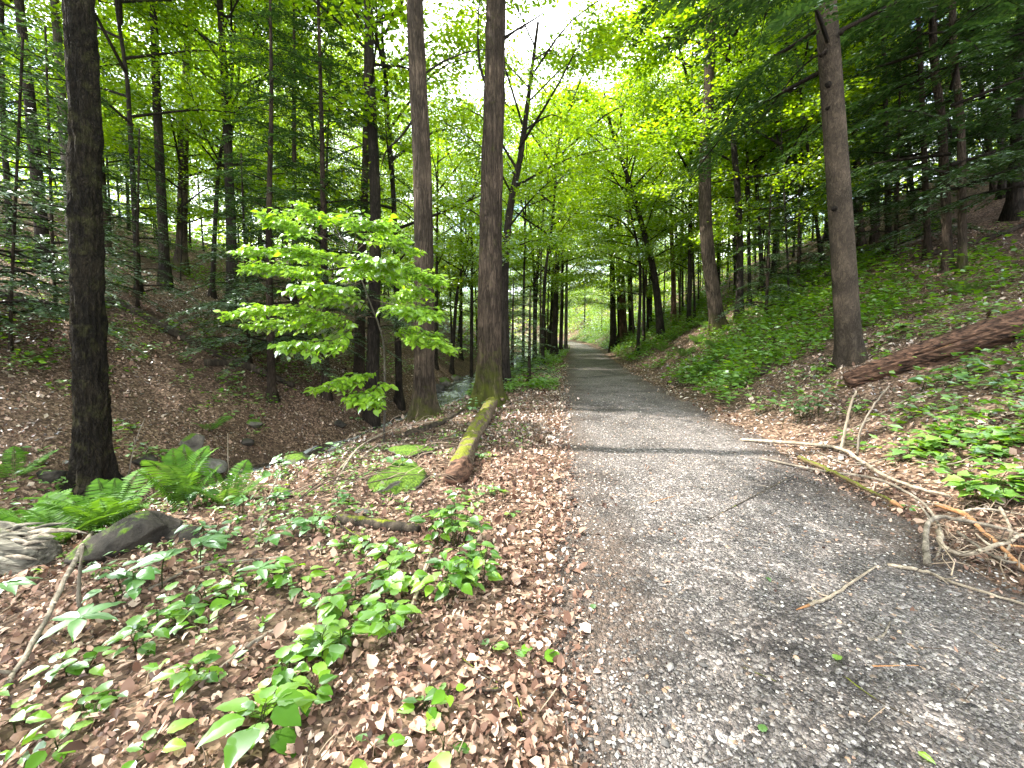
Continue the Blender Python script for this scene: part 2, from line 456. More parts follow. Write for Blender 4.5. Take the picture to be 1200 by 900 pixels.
def floor_material():
    m, n, l = new_mat('leaf_litter_ground')
    tc = n.new('ShaderNodeTexCoord'); ob = tc.outputs['Object']
    wob = noise(n, l, ob, 9, 3)
    vv = n.new('ShaderNodeVectorMath'); vv.operation = 'MULTIPLY_ADD'; vv.inputs[1].default_value = (0.09, 0.09, 0.09)
    l.new(wob.outputs['Color'], vv.inputs[0]); l.new(ob, vv.inputs[2])
    vo = n.new('ShaderNodeTexVoronoi'); vo.inputs['Scale'].default_value = 27; l.new(vv.outputs[0], vo.inputs['Vector'])
    sx = n.new('ShaderNodeSeparateColor'); l.new(vo.outputs['Color'], sx.inputs[0])
    r = ramp(n, [(0, (0.032, 0.02, 0.014)), (0.35, (0.08, 0.05, 0.033)), (0.7, (0.155, 0.098, 0.066)), (1, (0.3, 0.21, 0.15))]); l.new(sx.outputs[0], r.inputs['Fac'])
    big = noise(n, l, ob, 0.55, 6, 0.62)
    br = ramp(n, [(0.42, (0, 0, 0)), (0.66, (1, 1, 1))]); l.new(big.outputs['Fac'], br.inputs['Fac'])
    col = mix(n, l, math_(n, l, 'MULTIPLY', br.outputs['Color'], 0.6), r.outputs['Color'], (0.045, 0.03, 0.02))
    h = math_(n, l, 'ADD', sx.outputs[1], math_(n, l, 'MULTIPLY', vo.outputs['Distance'], 0.7))
    principled(n, l, col, 0.9, bump(n, l, h, 0.8, 0.03), 0.2)
    return m
def gravel_material():
    m, n, l = new_mat('gravel')
    tc = n.new('ShaderNodeTexCoord'); ob = tc.outputs['Object']
    def cells(sc):
        v = n.new('ShaderNodeTexVoronoi'); v.inputs['Scale'].default_value = sc; l.new(ob, v.inputs['Vector'])
        s = n.new('ShaderNodeSeparateColor'); l.new(v.outputs['Color'], s.inputs[0])
        return v, s
    v1, s1 = cells(46); v2, s2 = cells(105)
    r1 = ramp(n, [(0, (0.045, 0.039, 0.036)), (0.5, (0.14, 0.118, 0.105)), (0.8, (0.29, 0.245, 0.22)), (0.92, (0.56, 0.5, 0.45)), (1, (0.4, 0.25, 0.15))]); l.new(s1.outputs[0], r1.inputs['Fac'])
    r2 = ramp(n, [(0, (0.045, 0.039, 0.036)), (0.6, (0.15, 0.128, 0.114)), (1, (0.4, 0.35, 0.31))]); l.new(s2.outputs[1], r2.inputs['Fac'])
    pk = noise(n, l, ob, 8, 4)
    pr = ramp(n, [(0.42, (0, 0, 0)), (0.6, (1, 1, 1))]); l.new(pk.outputs['Fac'], pr.inputs['Fac'])
    col = mix(n, l, pr.outputs['Color'], r2.outputs['Color'], r1.outputs['Color'])
    big = noise(n, l, ob, 0.8, 6, 0.65)
    br = ramp(n, [(0.34, (0.36, 0.36, 0.37)), (0.5, (0.8, 0.82, 0.85)), (0.68, (1.1, 1.12, 1.17))]); l.new(big.outputs['Fac'], br.inputs['Fac'])
    mu = n.new('ShaderNodeMixRGB'); mu.blend_type = 'MULTIPLY'; mu.inputs['Fac'].default_value = 1
    l.new(col, mu.inputs['Color1']); l.new(br.outputs['Color'], mu.inputs['Color2'])
    at = n.new('ShaderNodeAttribute'); at.attribute_name = 'dirt'
    dn = noise(n, l, ob, 26, 5, 0.7)
    dr = ramp(n, [(0.35, (0.03, 0.024, 0.02)), (0.55, (0.1, 0.07, 0.052)), (0.75, (0.26, 0.17, 0.12))]); l.new(dn.outputs['Fac'], dr.inputs['Fac'])
    df = math_(n, l, 'MULTIPLY', at.outputs['Fac'], 0.75)
    mu2 = mix(n, l, df, mu.outputs['Color'], dr.outputs['Color'])
    h = math_(n, l, 'ADD', math_(n, l, 'MULTIPLY', v1.outputs['Distance'], -1.0), math_(n, l, 'MULTIPLY', v2.outputs['Distance'], -0.5))
    principled(n, l, mu2, 0.85, bump(n, l, h, 1.0, 0.03), 0.25)
    return m
def water_material():
    m, n, l = new_mat('stream_water')
    tc = n.new('ShaderNodeTexCoord'); ob = tc.outputs['Object']
    a = noise(n, l, mapped(n, l, ob, (1, 0.5, 1)), 5, 5, 0.6, 0.8)
    fm = noise(n, l, mapped(n, l, ob, (1, 0.35, 1)), 2.2, 7, 0.7, 0.5)
    fr = ramp(n, [(0.5, (0.025, 0.024, 0.02)), (0.64, (0.5, 0.53, 0.55))]); l.new(fm.outputs['Fac'], fr.inputs['Fac'])
    rr = ramp(n, [(0.5, (0.05,) * 3), (0.64, (0.45,) * 3)]); l.new(fm.outputs['Fac'], rr.inputs['Fac'])
    principled(n, l, fr.outputs['Color'], rr.outputs['Color'], bump(n, l, a.outputs['Fac'], 0.6, 0.06), 0.6)
    return m

# ------------------------------------------------------------------ ground, path, stream
def axis(lo, hi, fine_lo, fine_hi, step, grow):
    a = list(np.arange(fine_lo, fine_hi, step))
    st = step
    while a[-1] < hi: st *= grow; a.append(a[-1] + st)
    st = step
    while a[0] > lo: st *= grow; a.insert(0, a[0] - st)
    return np.array(a)
gx = axis(-240, 260, -9, 10, 0.085, 1.05)
gy = axis(-14, 300, 0.8, 14, 0.085, 1.03)
X, Y = np.meshgrid(gx, gy)
S = X - path_cx(Y)
Z = height(X, Y)
under = smooth(1.75, 1.35, np.abs(S)) * 0.05
V = np.stack([X, Y, Z - under], -1).reshape(-1, 3)
nx, ny = len(gx), len(gy)
i, j = np.meshgrid(np.arange(ny - 1), np.arange(nx - 1), indexing='ij')
Q = np.stack([i * nx + j, i * nx + j + 1, (i + 1) * nx + j + 1, (i + 1) * nx + j], -1).reshape(-1, 4)
o = link('forest_floor', mesh_of('forest_floor', V, [Q], floor_material(), True)); o['kind'] = 'structure'
o['label'] = 'brown forest floor of dead leaves and soil on both banks'

yy = axis(-14, 110, 0.8, 14, 0.12, 1.05)
ss = np.linspace(-1.95, 1.95, 40)
SS, YY = np.meshgrid(ss, yy)
edge = np.clip((np.abs(SS) - 1.36 - 0.4 * fbm(YY * 1.1 + 5 * np.sign(SS), SS * 1.5 + YY * 0.35, 4)) / 0.34, 0, 1)
XX = path_cx(YY) + SS
ZZ = height(XX, YY) + 0.006 + 0.010 * fbm(XX * 5, YY * 5, 2) * (1 - edge) - edge * 0.09
a, b = len(yy), len(ss)
i, j = np.meshgrid(np.arange(a - 1), np.arange(b - 1), indexing='ij')
Q = np.stack([i * b + j, i * b + j + 1, (i + 1) * b + j + 1, (i + 1) * b + j], -1).reshape(-1, 4)
gp = mesh_of('gravel_path', np.stack([XX, YY, ZZ], -1).reshape(-1, 3), [Q], gravel_material(), True)
dirt = smooth(.75, 1.45, np.abs(SS) + .5 * fbm(XX * 1.3, YY * 1.3, 4))
gp.attributes.new('dirt', 'FLOAT', 'POINT').data.foreach_set('value', dirt.astype(np.float32).ravel())
o = link('gravel_path', gp); o['kind'] = 'structure'
o['label'] = 'grey gravel path running away through the woods'

yy = np.arange(-6, 70, 0.22); ss = np.linspace(-9.0, -5.6, 16)
SS, YY = np.meshgrid(ss, yy)
XX = path_cx(YY) + SS + 0.95 * smooth(9, 13, YY) - 0.9 * smooth(7.5, 4.5, YY)
ZZ = -1.33 + 0.36 * smooth(13, 26, YY) + 0.09 * fbm(XX * 1.4, YY * 1.0, 3)
a, b = len(yy), len(ss)
i, j = np.meshgrid(np.arange(a - 1), np.arange(b - 1), indexing='ij')
Q = np.stack([i * b + j, i * b + j + 1, (i + 1) * b + j + 1, (i + 1) * b + j], -1).reshape(-1, 4)
o = link('stream', mesh_of('stream', np.stack([XX, YY, ZZ], -1).reshape(-1, 3), [Q], water_material(), True)); o['kind'] = 'structure'
o['label'] = 'shallow stream running over stones below the path'

# ------------------------------------------------------------------ tree crowns (shared between trees of a kind)
def rand_dirs(n, rng, up=1.0, spread=0.5):
    v = rng.normal(0, spread, (n, 3)); v[:, 2] += up
    return norm(v)
def deciduous(seed, H, c0, spread, nprim, nsec, nleaf, L, steep=0.7):
    """limbs mesh and leaf mesh of a crown around the z axis, from height c0 to H."""
    rng = np.random.default_rng(seed)
    mb = MB(); PS, DS, NS = [], [], []
    ga = rng.uniform(0, 6.28)
    for k in range(nprim):
        u = (k + rng.uniform(0, .8)) / nprim
        z0 = c0 + (H - c0) * u * 0.93
        ln = spread * (0.55 + 0.6 * math.sin(math.pi * min(1, u * 0.85 + 0.15))) * rng.uniform(.7, 1.15)
        ga += 2.4 + rng.uniform(-.5, .5)
        up = steep * rng.uniform(.6, 1.3) * (0.6 + u)
        d = np.array([math.cos(ga), math.sin(ga), up])
        m = np.array([0, 0, z0]) + d * ln * .5 + rng.normal(0, .12, 3)
        e = np.array([0, 0, z0]) + np.array([d[0] * ln, d[1] * ln, up * ln * .75]) + rng.normal(0, .2, 3)
        pp = catmull([(0, 0, z0), m, e], 7)
        r0 = 0.011 * ln + 0.008
        mb.add(*tube(pp, np.linspace(r0, .008, 7), 5, caps=False))
        for q in range(nsec):
            t = 0.28 + 0.7 * (q + rng.uniform(0, 1)) / nsec
            ii = min(5, int(t * 6)); b0 = pp[ii] + (pp[ii + 1] - pp[ii]) * (t * 6 - ii)
            a2 = ga + rng.choice([-1, 1]) * rng.uniform(.4, 1.2)
            l2 = ln * rng.uniform(.25, .5) * (1.15 - t * .5)
            e2 = b0 + np.array([math.cos(a2) * l2, math.sin(a2) * l2, l2 * rng.uniform(-.05, .45)])
            mid = (b0 + e2) / 2 + np.array([0, 0, .08 * l2])
            sp = catmull([b0, mid, e2], 4)
            mb.add(*tube(sp, np.linspace(.012, .004, 4), 4, caps=False))
            c = nleaf
            tt = rng.uniform(.15, 1.1, c) ** .8
            base = b0 + (e2 - b0) * tt[:, None] + np.array([0, 0, .06])
            wd = 0.13 + 0.22 * l2
            off = np.stack([rng.normal(0, wd, c), rng.normal(0, wd, c), rng.normal(0, .1, c) - 0.05], 1)
            PS.append(base + off)
            dd = norm(off * [1, 1, 0] + (e2 - b0) * .5) + rng.normal(0, .3, (c, 3)); dd[:, 2] -= 0.25
            DS.append(dd); NS.append(rand_dirs(c, rng, 1.0, .42))
    PS, DS, NS = map(np.concatenate, (PS, DS, NS))
    n = len(PS)
    Ls = L * rng.uniform(.65, 1.25, n)
    v, f = kites(PS, DS, NS, Ls, Ls * rng.uniform(.55, .85, n))
    return mb, (v, f)
def hemlock(seed, H, c0, spread, nbr, L=0.1, droop=.35, density=1.0):
    rng = np.random.default_rng(seed)
    mb = MB(); PS, DS, NS = [], [], []
    ga = 0
    for k in range(nbr):
        u = (k + rng.uniform(0, 1)) / nbr
        z0 = c0 + (H - c0) * u
        ln = spread * (1 - u) ** .75 * rng.uniform(.55, 1.12) + .25
        ga += 2.4 + rng.uniform(-.6, .6)
        d = np.array([math.cos(ga), math.sin(ga), 0]); sd = np.array([-d[1], d[0], 0])
        rise = rng.uniform(.0, .25)
        pp = catmull([(0, 0, z0), np.array([0, 0, z0 + rise * ln * .5]) + d * ln * .5, np.array([0, 0, z0 + rise * ln * .5 - droop * ln * rng.uniform(.4, 1)]) + d * ln], 8)
        mb.add(*tube(pp, np.linspace(.008 + .009 * ln, .003, 8), 4, caps=False))
        nb = int(10 * ln * density) + 4
        for q in range(nb):
            t = .18 + .82 * (q + rng.uniform(0, 1)) / nb
            ii = min(6, int(t * 7)); b0 = pp[ii] + (pp[ii + 1] - pp[ii]) * (t * 7 - ii)
            sgn = 1 if q % 2 else -1
            bl = (0.12 + 0.34 * ln * (1 - t) * .6 + .12) * rng.uniform(.7, 1.2)
            bd = norm(d * .7 + sd * sgn * rng.uniform(.5, 1) + np.array([0, 0, -rng.uniform(.05, .4)]))
            m = int(bl / 0.035) + 2
            tt = np.linspace(.08, 1, m)
            sg = np.where(np.arange(m) % 2 == 0, 1, -1)
            side = norm(np.cross(bd, [0, 0, 1]))
            p = b0 + bd * bl * tt[:, None]; p[:, 2] -= .1 * bl * tt ** 2
            PS.append(p)
            DS.append(bd * .8 + side * sg[:, None] * rng.uniform(.5, 1, (m, 1)) + rng.normal(0, .15, (m, 3)))
            NS.append(rand_dirs(m, rng, 1, .3))
    PS, DS, NS = map(np.concatenate, (PS, DS, NS))
    n = len(PS)
    Ls = L * rng.uniform(.7, 1.3, n)
    v, f = kites(PS, DS, NS, Ls, Ls * .4, .05)
    return mb, (v, f)

CROWN = {}
def register(key, built, leafmat, H, twig=TWIG):
    mb, (v, f) = built
    CROWN.setdefault(key, []).append((mb.mesh(key + '_limbs', twig, True), mesh_of(key + '_crown', v, [f], leafmat), H))
for s in range(3): register('canopy', deciduous(10 + s, 21, 9.5, 4.3, 17, 7, 100, .16), GREEN['canopy'], 21)
for s in range(3): register('mid', deciduous(20 + s, 13, 4.2, 3.5, 16, 7, 110, .125), GREEN['maple'], 13)
for s in range(3): register('low', deciduous(30 + s, 7, 2.0, 2.7, 14, 7, 125, .11, .42), GREEN['maple'], 7)
for s in range(2): register('hemlock', hemlock(40 + s, 15, 1.6, 3.1, 62, .105, .35, 1.4), GREEN['hemlock'], 15)
for s in range(2): register('pole', deciduous(60 + s, 17, 10.5, 2.3, 10, 5, 60, .13), GREEN['canopy'], 17)
register('young_hemlock', hemlock(50, 6, .4, 2.0, 44, .09, .35, 1.4), GREEN['hemlock'], 6)
register('high_hemlock', hemlock(52, 19, 4.6, 3.8, 64, .12, .35, 1.3), GREEN['hemlock'], 19)

def trunk_mesh(name, pts, r0, rtop, mat, ns=10, nseg=16, flare=.45, rough=0.0, seed=0):
    rng = np.random.default_rng(seed)
    ln = np.linalg.norm(np.asarray(pts[-1]) - np.asarray(pts[0]))
    pp = catmull(pts, 400)
    al = np.concatenate([[0], np.cumsum(np.linalg.norm(np.diff(pp, axis=0), axis=1))]); al /= al[-1]
    hh = np.linspace(0, 1, nseg) ** 1.35
    pp = np.stack([np.interp(hh, al, pp[:, c]) for c in range(3)], 1)
    h = np.maximum(hh * ln - .4, 0)
    r = (r0 * (1 - hh) + rtop * hh)
    ph = rng.uniform(0, 6.28, 3)
    def disp(k, a):
        fl = 1 + flare * np.exp(-h / (r0 * 1.4))[:, None] * (1 + .6 * np.sin(4 * a + ph[0])[None] + .4 * np.sin(7 * a + ph[1])[None])
        if rough > 0:
            A = np.broadcast_to(a[None], (k, len(a)))
            u = np.cos(A) * 3.2 * (1 + 0 * h[:, None]); w = np.sin(A) * 3.2
            fh = 2.6 if rough > .12 else 1.0
            fl = fl * (1 - .55 * rough * (ns > 60) * np.exp(-(fbm(u * 3.4 - seed, w * 3.4 + h[:, None] * .9 * fh, 2) / .07) ** 2) + rough * (fbm(u * 2.2 + seed, h[:, None] * 1.6 * fh + w * 2.2, 4) + .6 * fbm(u * 7, h[:, None] * 3 * fh + w * 7, 2)))
        return fl
    v, q, t = tube(pp, r, ns, disp)
    mb = MB(); mb.add(v, q, t)
    return mb.mesh(name, mat, True)

TREES = []          # (root, zone, sort pixel, key) of those labelled by order
SUN_CLEAR = []
def tree(base, pts, r0, key, bark, label=None, group=None, H=None, rough=0.0, ns=10, nseg=16, name='tree', yaw=None, cat='tree', variant=None, crown=True, flare=.6, cs=None, lift=0.0):
    """base: foot of the trunk. pts: world points the trunk passes through (from foot up)."""
    base = np.asarray(base, float)
    lim, crn, HC = CROWN[key][(variant if variant is not None else RNG.integers(len(CROWN[key])))]
    if H is None: H = HC
    pts = [np.asarray(p, float) - base for p in pts] if pts else [np.zeros(3)]
    if len(pts) == 1: pts.append(np.array([0, 0, H * .5]) + np.append(RNG.normal(0, .12, 2), 0))
    last = pts[-1]
    d = norm(pts[-1] - pts[-2]); d = norm(d * .6 + np.array([0, 0, .4])) if len(pts) > 2 else d
    if last[2] < H * .96: pts.append(last + d * (H * .97 - last[2]) / max(d[2], .3))
    pts[0] = pts[0] - np.array([0, 0, .4])
    root = thing(name, label, cat, base, 0, group)
    t = link('trunk', trunk_mesh('trunk', pts, r0, max(.02, r0 * .22), BARK[bark], ns, nseg, flare, rough, int(RNG.integers(9999))), root)
    if crown:
        sc = cs if cs else H / HC
        pc = catmull(pts, 200); A_ = pc[np.argmin(np.abs(pc[:, 2] - .5 * H))]; ax = norm(pts[-1] - A_)
        tilt = Vector((0, 0, 1)).rotation_difference(Vector(ax)); org = A_ - ax * (A_[2] / max(ax[2], .3)) + ax * lift
        q = tilt @ Quaternion((0, 0, 1), yaw if yaw is not None else RNG.uniform(0, 6.28))
        link('limbs', lim, root, org, q, sc, 'stuff')
        link('crown', crn, root, org, q, sc, 'stuff')
    return root

def traced(pix, w, key, bark, label, d=None, base_px=None, **kw):
    """A tree whose trunk is followed in the photograph: pix from foot upwards, w its width there in pixels near eye height."""
    if d is None:
        b = G(*pix[0]); d = b[1]
    else:
        q = P(pix[0][0], pix[0][1], d); b = np.array([q[0], d, hz(q[0], d)])
    pts = [b] + [P(x, y, d) for x, y in pix[1:]]
    r0 = w * d / F_PX / 2 / math.hypot(1, (pix[0][0] - 600) / F_PX)      # a post away from the centre looks wider
    kw.setdefault('group', 'trees of the woods')
    return tree(b, pts, r0, key, bark, label, **kw)

# ------------------------------------------------------------------ the trees one can follow in the photograph
# three big trunks beside the path and the stream, then the rest
traced([(108, 572), (104, 380), (99, 200), (92, 0)], 46, 'canopy', 'mossy', 'massive dark trunk with shaggy lichen-flecked bark rising behind the ferns', H=24, cs=.62, lift=10, rough=.2, ns=72, nseg=260, name='deciduous_tree', variant=0)
T11 = traced([(497, 490), (497, 330), (494, 180), (486, 0)], 25, 'canopy', 'grey', 'straight furrowed trunk directly behind the bright green beech sapling', H=23, rough=.09, ns=96, nseg=200, name='deciduous_tree', variant=1)
T12 = traced([(573, 474), (574, 330), (577, 180), (581, 0)], 29, 'canopy', 'mossfoot', 'tall rough trunk with a moss-green foot at the end of the mossy log', H=25, rough=.11, ns=96, nseg=200, name='deciduous_tree', variant=2)
T21 = traced([(1000, 425), (967, 0)], 33, 'high_hemlock', 'brown', 'smooth grey-brown trunk with dark knots standing above the fallen rotten log', H=22, rough=.015, ns=32, nseg=80, name='hemlock_tree', flare=.3)
# left bank
traced([(40, 215), (36, 130), (22, 0)], 19, 'canopy', 'dark', 'dark leaning trunk at the far left, just outside the massive lichen-flecked one', d=13, H=15, name='deciduous_tree')
traced([(76, 210), (72, 120), (64, 0)], 15, 'canopy', 'pale', 'pale grey trunk half hidden by the massive dark trunk near the ferns', d=15, name='deciduous_tree')
traced([(4, 230), (3, 120), (2, 0)], 10, 'mid', 'dark', 'dark trunk cut by the left edge of the picture', d=14, name='deciduous_tree')
traced([(153, 250), (149, 90), (143, 60), (136, 0)], 9, 'mid', 'dark', 'slim crooked trunk forking high, just past the massive trunk by the ferns', d=14, name='deciduous_tree')
traced([(188, 275), (184, 120), (179, 0)], 14, 'canopy', 'dark', 'straight black trunk, first of the close pair on the left slope', d=16, name='deciduous_tree')
traced([(211, 318), (216, 150), (221, 0)], 15, 'canopy', 'grey', 'grey trunk with a steep side fork, second of the close pair on the left slope', name='deciduous_tree')
traced([(243, 300), (256, 200), (270, 112)], 7, 'mid', 'dark', 'thin dark trunk leaning toward the stream, upslope of the beech sapling', d=18, name='deciduous_tree')
traced([(262, 290), (268, 190), (278, 115)], 6, 'mid', 'dark', 'thinner twin of the leaning dark trunk upslope of the beech sapling', d=19, name='deciduous_tree')
traced([(316, 440), (315, 280), (318, 120)], 11, 'hemlock', 'hemlock', 'young hemlock with bluish boughs standing behind the beech sapling tip', d=11.5, H=11, name='hemlock_tree', variant=0)
traced([(380, 440), (379, 280), (377, 150)], 10, 'hemlock', 'hemlock', 'hemlock with bare dead lower boughs behind the middle of the beech sapling', d=13, H=13, name='hemlock_tree', variant=1)
traced([(433, 452), (440, 260), (435, 120), (431, 0)], 17, 'canopy', 'dark', 'tall dark trunk rising out of the beech sapling foliage', d=13.5, name='deciduous_tree')
traced([(420, 452), (424, 300), (428, 200)], 14, 'hemlock', 'hemlock', 'shadowy hemlock trunk immediately beside the tall dark trunk behind the sapling', d=15.5, H=14, name='hemlock_tree', variant=0)
traced([(467, 440), (462, 250), (449, 60), (447, 0)], 9, 'mid', 'dark', 'dark branchy trunk squeezed between the two tall trunks behind the sapling', d=16, H=16, name='deciduous_tree')
traced([(592, 448), (591, 330), (598, 240), (609, 190)], 14, 'mid', 'dark', 'dark twisting trunk touching the moss-footed trunk, its arms spread wide above', d=13.5, H=11, name='deciduous_tree')
traced([(510, 420), (512, 300), (513, 190)], 5, 'mid', 'dark', 'thin trunk seen in the gap just past the furrowed trunk, far side of the stream', d=24, name='deciduous_tree')
traced([(528, 420), (536, 340), (547, 290)], 5, 'mid', 'dark', 'slanting thin trunk beyond the stream between the two big trunks', d=25, name='deciduous_tree')
traced([(552, 425), (553, 300), (551, 200)], 5, 'mid', 'dark', 'thin upright trunk beyond the stream, close beside the moss-footed trunk', d=26, name='deciduous_tree')
traced([(540, 420), (541, 300), (540, 210)], 4, 'mid', 'dark', 'thinnest upright trunk beyond the stream between the two big trunks', d=30, name='deciduous_tree')
# along the path
traced([(613, 418), (614, 330), (616, 240)], 4, 'mid', 'dark', 'slim trunk just past the twisting trunk, left verge of the path', d=24, name='deciduous_tree')
traced([(627, 412), (626, 320), (620, 250)], 6, 'mid', 'dark', 'dark trunk with upswept arms on the left verge of the path', d=27, H=10, name='deciduous_tree')
traced([(649, 414), (652, 330), (656, 235)], 8, 'mid', 'dark', 'largest of the three trunks clustered at the left edge of the far path', d=32, H=17, name='deciduous_tree')
traced([(657, 410), (659, 330), (660, 235)], 5, 'mid', 'dark', 'middle one of the three trunks clustered at the left edge of the far path', d=37, H=17, name='deciduous_tree')
traced([(663, 407), (664, 330), (665, 250)], 4.5, 'mid', 'pale', 'palest of the three trunks clustered at the left edge of the far path', d=41, H=17, name='deciduous_tree')
traced([(719, 397), (718, 340), (716, 260)], 8, 'canopy', 'dark', 'straight dark trunk at the right edge of the far path', d=38, name='deciduous_tree')
traced([(731, 388), (728, 320), (724, 225)], 10, 'canopy', 'red', 'thick reddish trunk among the ferns right of the far path', d=40, name='deciduous_tree')
traced([(741, 388), (738, 320), (737, 230)], 7, 'canopy', 'dark', 'dark trunk tight against the thick reddish one right of the far path', d=41, name='deciduous_tree')
traced([(755, 393), (754, 330), (752, 250)], 4, 'low', 'dark', 'pole-thin trunk between the reddish trunk and the leaning one', d=30, H=11, name='deciduous_tree')
traced([(777, 387), (768, 330), (758, 285), (738, 215), (716, 150)], 10, 'mid', 'dark', 'black trunk leaning over the path with a deep fork', d=25, H=14, name='deciduous_tree')
traced([(790, 375), (789, 320), (786, 250)], 7, 'mid', 'red', 'short-looking brownish trunk just upslope of the leaning black trunk', d=30, name='deciduous_tree')
traced([(808, 372), (809, 250), (811, 100)], 6, 'mid', 'dark', 'slender upright trunk left of the big crooked trunk on the right bank', d=24, H=18, name='deciduous_tree')
traced([(846, 371), (829, 290), (826, 200), (831, 100), (834, 0)], 18, 'canopy', 'grey', 'big trunk with a crooked foot on the green right bank', d=17, H=23, rough=.05, ns=20, nseg=50, name='deciduous_tree')
traced([(868, 362), (866, 250), (856, 130), (852, 30)], 10, 'mid', 'dark', 'wavy dark trunk tight beside the big crooked-footed trunk', d=17.5, H=18, name='deciduous_tree')
traced([(880, 352), (876, 200), (872, 20)], 5, 'mid', 'dark', 'thin straight pole next to the wavy dark trunk on the right bank', d=19, H=17, name='deciduous_tree')
traced([(897, 335), (886, 200), (880, 60)], 6, 'mid', 'dark', 'second thin pole past the wavy dark trunk, slightly leaning', d=20, H=17, name='deciduous_tree')
traced([(966, 325), (950, 200), (934, 60)], 5, 'mid', 'dark', 'thin leaning trunk seen just left of the smooth knotted trunk', d=17, H=16, name='deciduous_tree')
# right slope
traced([(1012, 300), (1003, 180), (998, 80)], 10, 'hemlock', 'hemlock', 'hemlock half screened by boughs just behind the smooth knotted trunk', d=18, name='hemlock_tree')
traced([(1027, 292), (1019, 180), (1013, 80)], 9, 'hemlock', 'hemlock', 'hemlock second from the smooth knotted trunk on the right slope', d=19, name='hemlock_tree')
traced([(1072, 260), (1066, 180), (1062, 90)], 7, 'young_hemlock', 'hemlock', 'thin hemlock midway up the right slope between two pairs of trunks', d=19, H=9, name='hemlock_tree')
traced([(1116, 300), (1104, 150), (1092, 0)], 13, 'high_hemlock', 'hemlock', 'darker trunk of the close leaning pair on the right slope', d=11.5, H=19, name='hemlock_tree', ns=14, nseg=30)
traced([(1132, 306), (1126, 150), (1116, 0)], 12, 'hemlock', 'grey', 'lighter trunk of the close leaning pair on the right slope', d=11, H=17, name='hemlock_tree', ns=14, nseg=30)
traced([(1176, 245), (1172, 150), (1168, 60)], 9, 'hemlock', 'dark', 'slim dark trunk behind the one cut by the right edge', d=15, name='hemlock_tree')
traced([(1189, 255), (1194, 130), (1200, 0)], 20, 'high_hemlock', 'dark', 'thick shaded trunk cut by the right edge of the picture', d=12.9, name='hemlock_tree', ns=14, nseg=30)

for k, (x, y, d, H, lab) in enumerate([(12, 420, 8.6, 6, 'low young hemlock spreading feathery boughs at the far left edge'), (60, 330, 10.5, 6.5, 'young hemlock just behind the massive dark trunk on its left'), (160, 360, 12.5, 5, 'small hemlock at the foot of the close pair on the left slope'), (285, 330, 12.5, 6, 'bluish young hemlock just left of the beech sapling'), (-60, 380, 8, 7, 'young hemlock reaching in past the left edge'),
                                (620, 425, 14.5, 3.2, 'little hemlock beside the twisting trunk at the left verge'), (600, 430, 20, 4.5, 'young hemlock over the stream behind the moss-footed trunk'), (900, 345, 15, 4.5, 'small hemlock right of the wavy dark trunk'), (935, 350, 17, 5, 'small hemlock behind the short dark log'), (1050, 300, 14, 6, 'small hemlock between knotted trunk and leaning pair')]):
    traced([(x, y), (x + 1, y - 60)], 5, 'young_hemlock', 'hemlock', lab, d=d, H=H, name='hemlock_tree')
for k, (x, y, d, H, lab) in enumerate([(1235, 300, 9.5, 14, 'hemlock out past the right edge hanging its boughs into view'), (1085, 330, 13, 14, 'full hemlock behind the leaning pair of trunks'), (1040, 320, 15, 13, 'full hemlock filling the gap right of the smooth knotted trunk'), (1160, 280, 16, 15, 'full hemlock behind the rightmost trunks'), (345, 400, 16, 13, 'full bluish hemlock deep behind the beech sapling')]):
    traced([(x, y), (x, y - 100)], 9, 'hemlock', 'hemlock', lab, d=d, H=H, name='hemlock_tree')
for k, (x, y, d, H, lab) in enumerate([(925, 350, 16, 8, 'leafy maple with glowing leaves left of the smooth knotted trunk'), (880, 350, 22, 9, 'leafy maple glowing behind the wavy dark trunk'), (726, 395, 40, 9, 'leafy maple leaning over the far path from the right'), (722, 400, 55, 9, 'leafy maple in the far distance right over the path end'),
                                (640, 405, 45, 9, 'leafy maple at the far left verge behind the cluster of three'), (530, 400, 30, 8, 'leafy maple glowing beyond the stream between the big trunks'), (560, 400, 38, 9, 'second leafy maple glowing farther up the stream'), (760, 380, 36, 8, 'leafy maple over the reddish trunk'), (815, 365, 26, 8, 'leafy maple behind the slender upright trunk'), (290, 300, 24, 9, 'leafy maple high on the left slope above the sapling'), (130, 280, 22, 9, 'leafy maple on the left slope between massive trunk and close pair'), (590, 405, 46, 10, 'leafy maple straight up the stream'), (965, 330, 20, 9, 'leafy maple behind the smooth knotted trunk')]):
    traced([(x, y), (x - 2, y - 40)], 3.2, 'low', 'dark', lab, d=d, H=H, name='deciduous_tree')
for k, (x, y, d, H, lab) in enumerate([(636, 412, 23, 15, 'slim maple arching over the path from the left verge'), (748, 392, 25, 15, 'slim maple arching over the path from the right bank'), (646, 405, 44, 17, 'tall maple over the vanishing path, left side'), (727, 400, 44, 17, 'tall maple over the vanishing path, right side')]):
    traced([(x, y), (x + 2, y - 80), (x + (12 if x < 690 else -12), y - 160)], 4.5, 'mid', 'dark', lab, d=d, H=H, name='deciduous_tree')
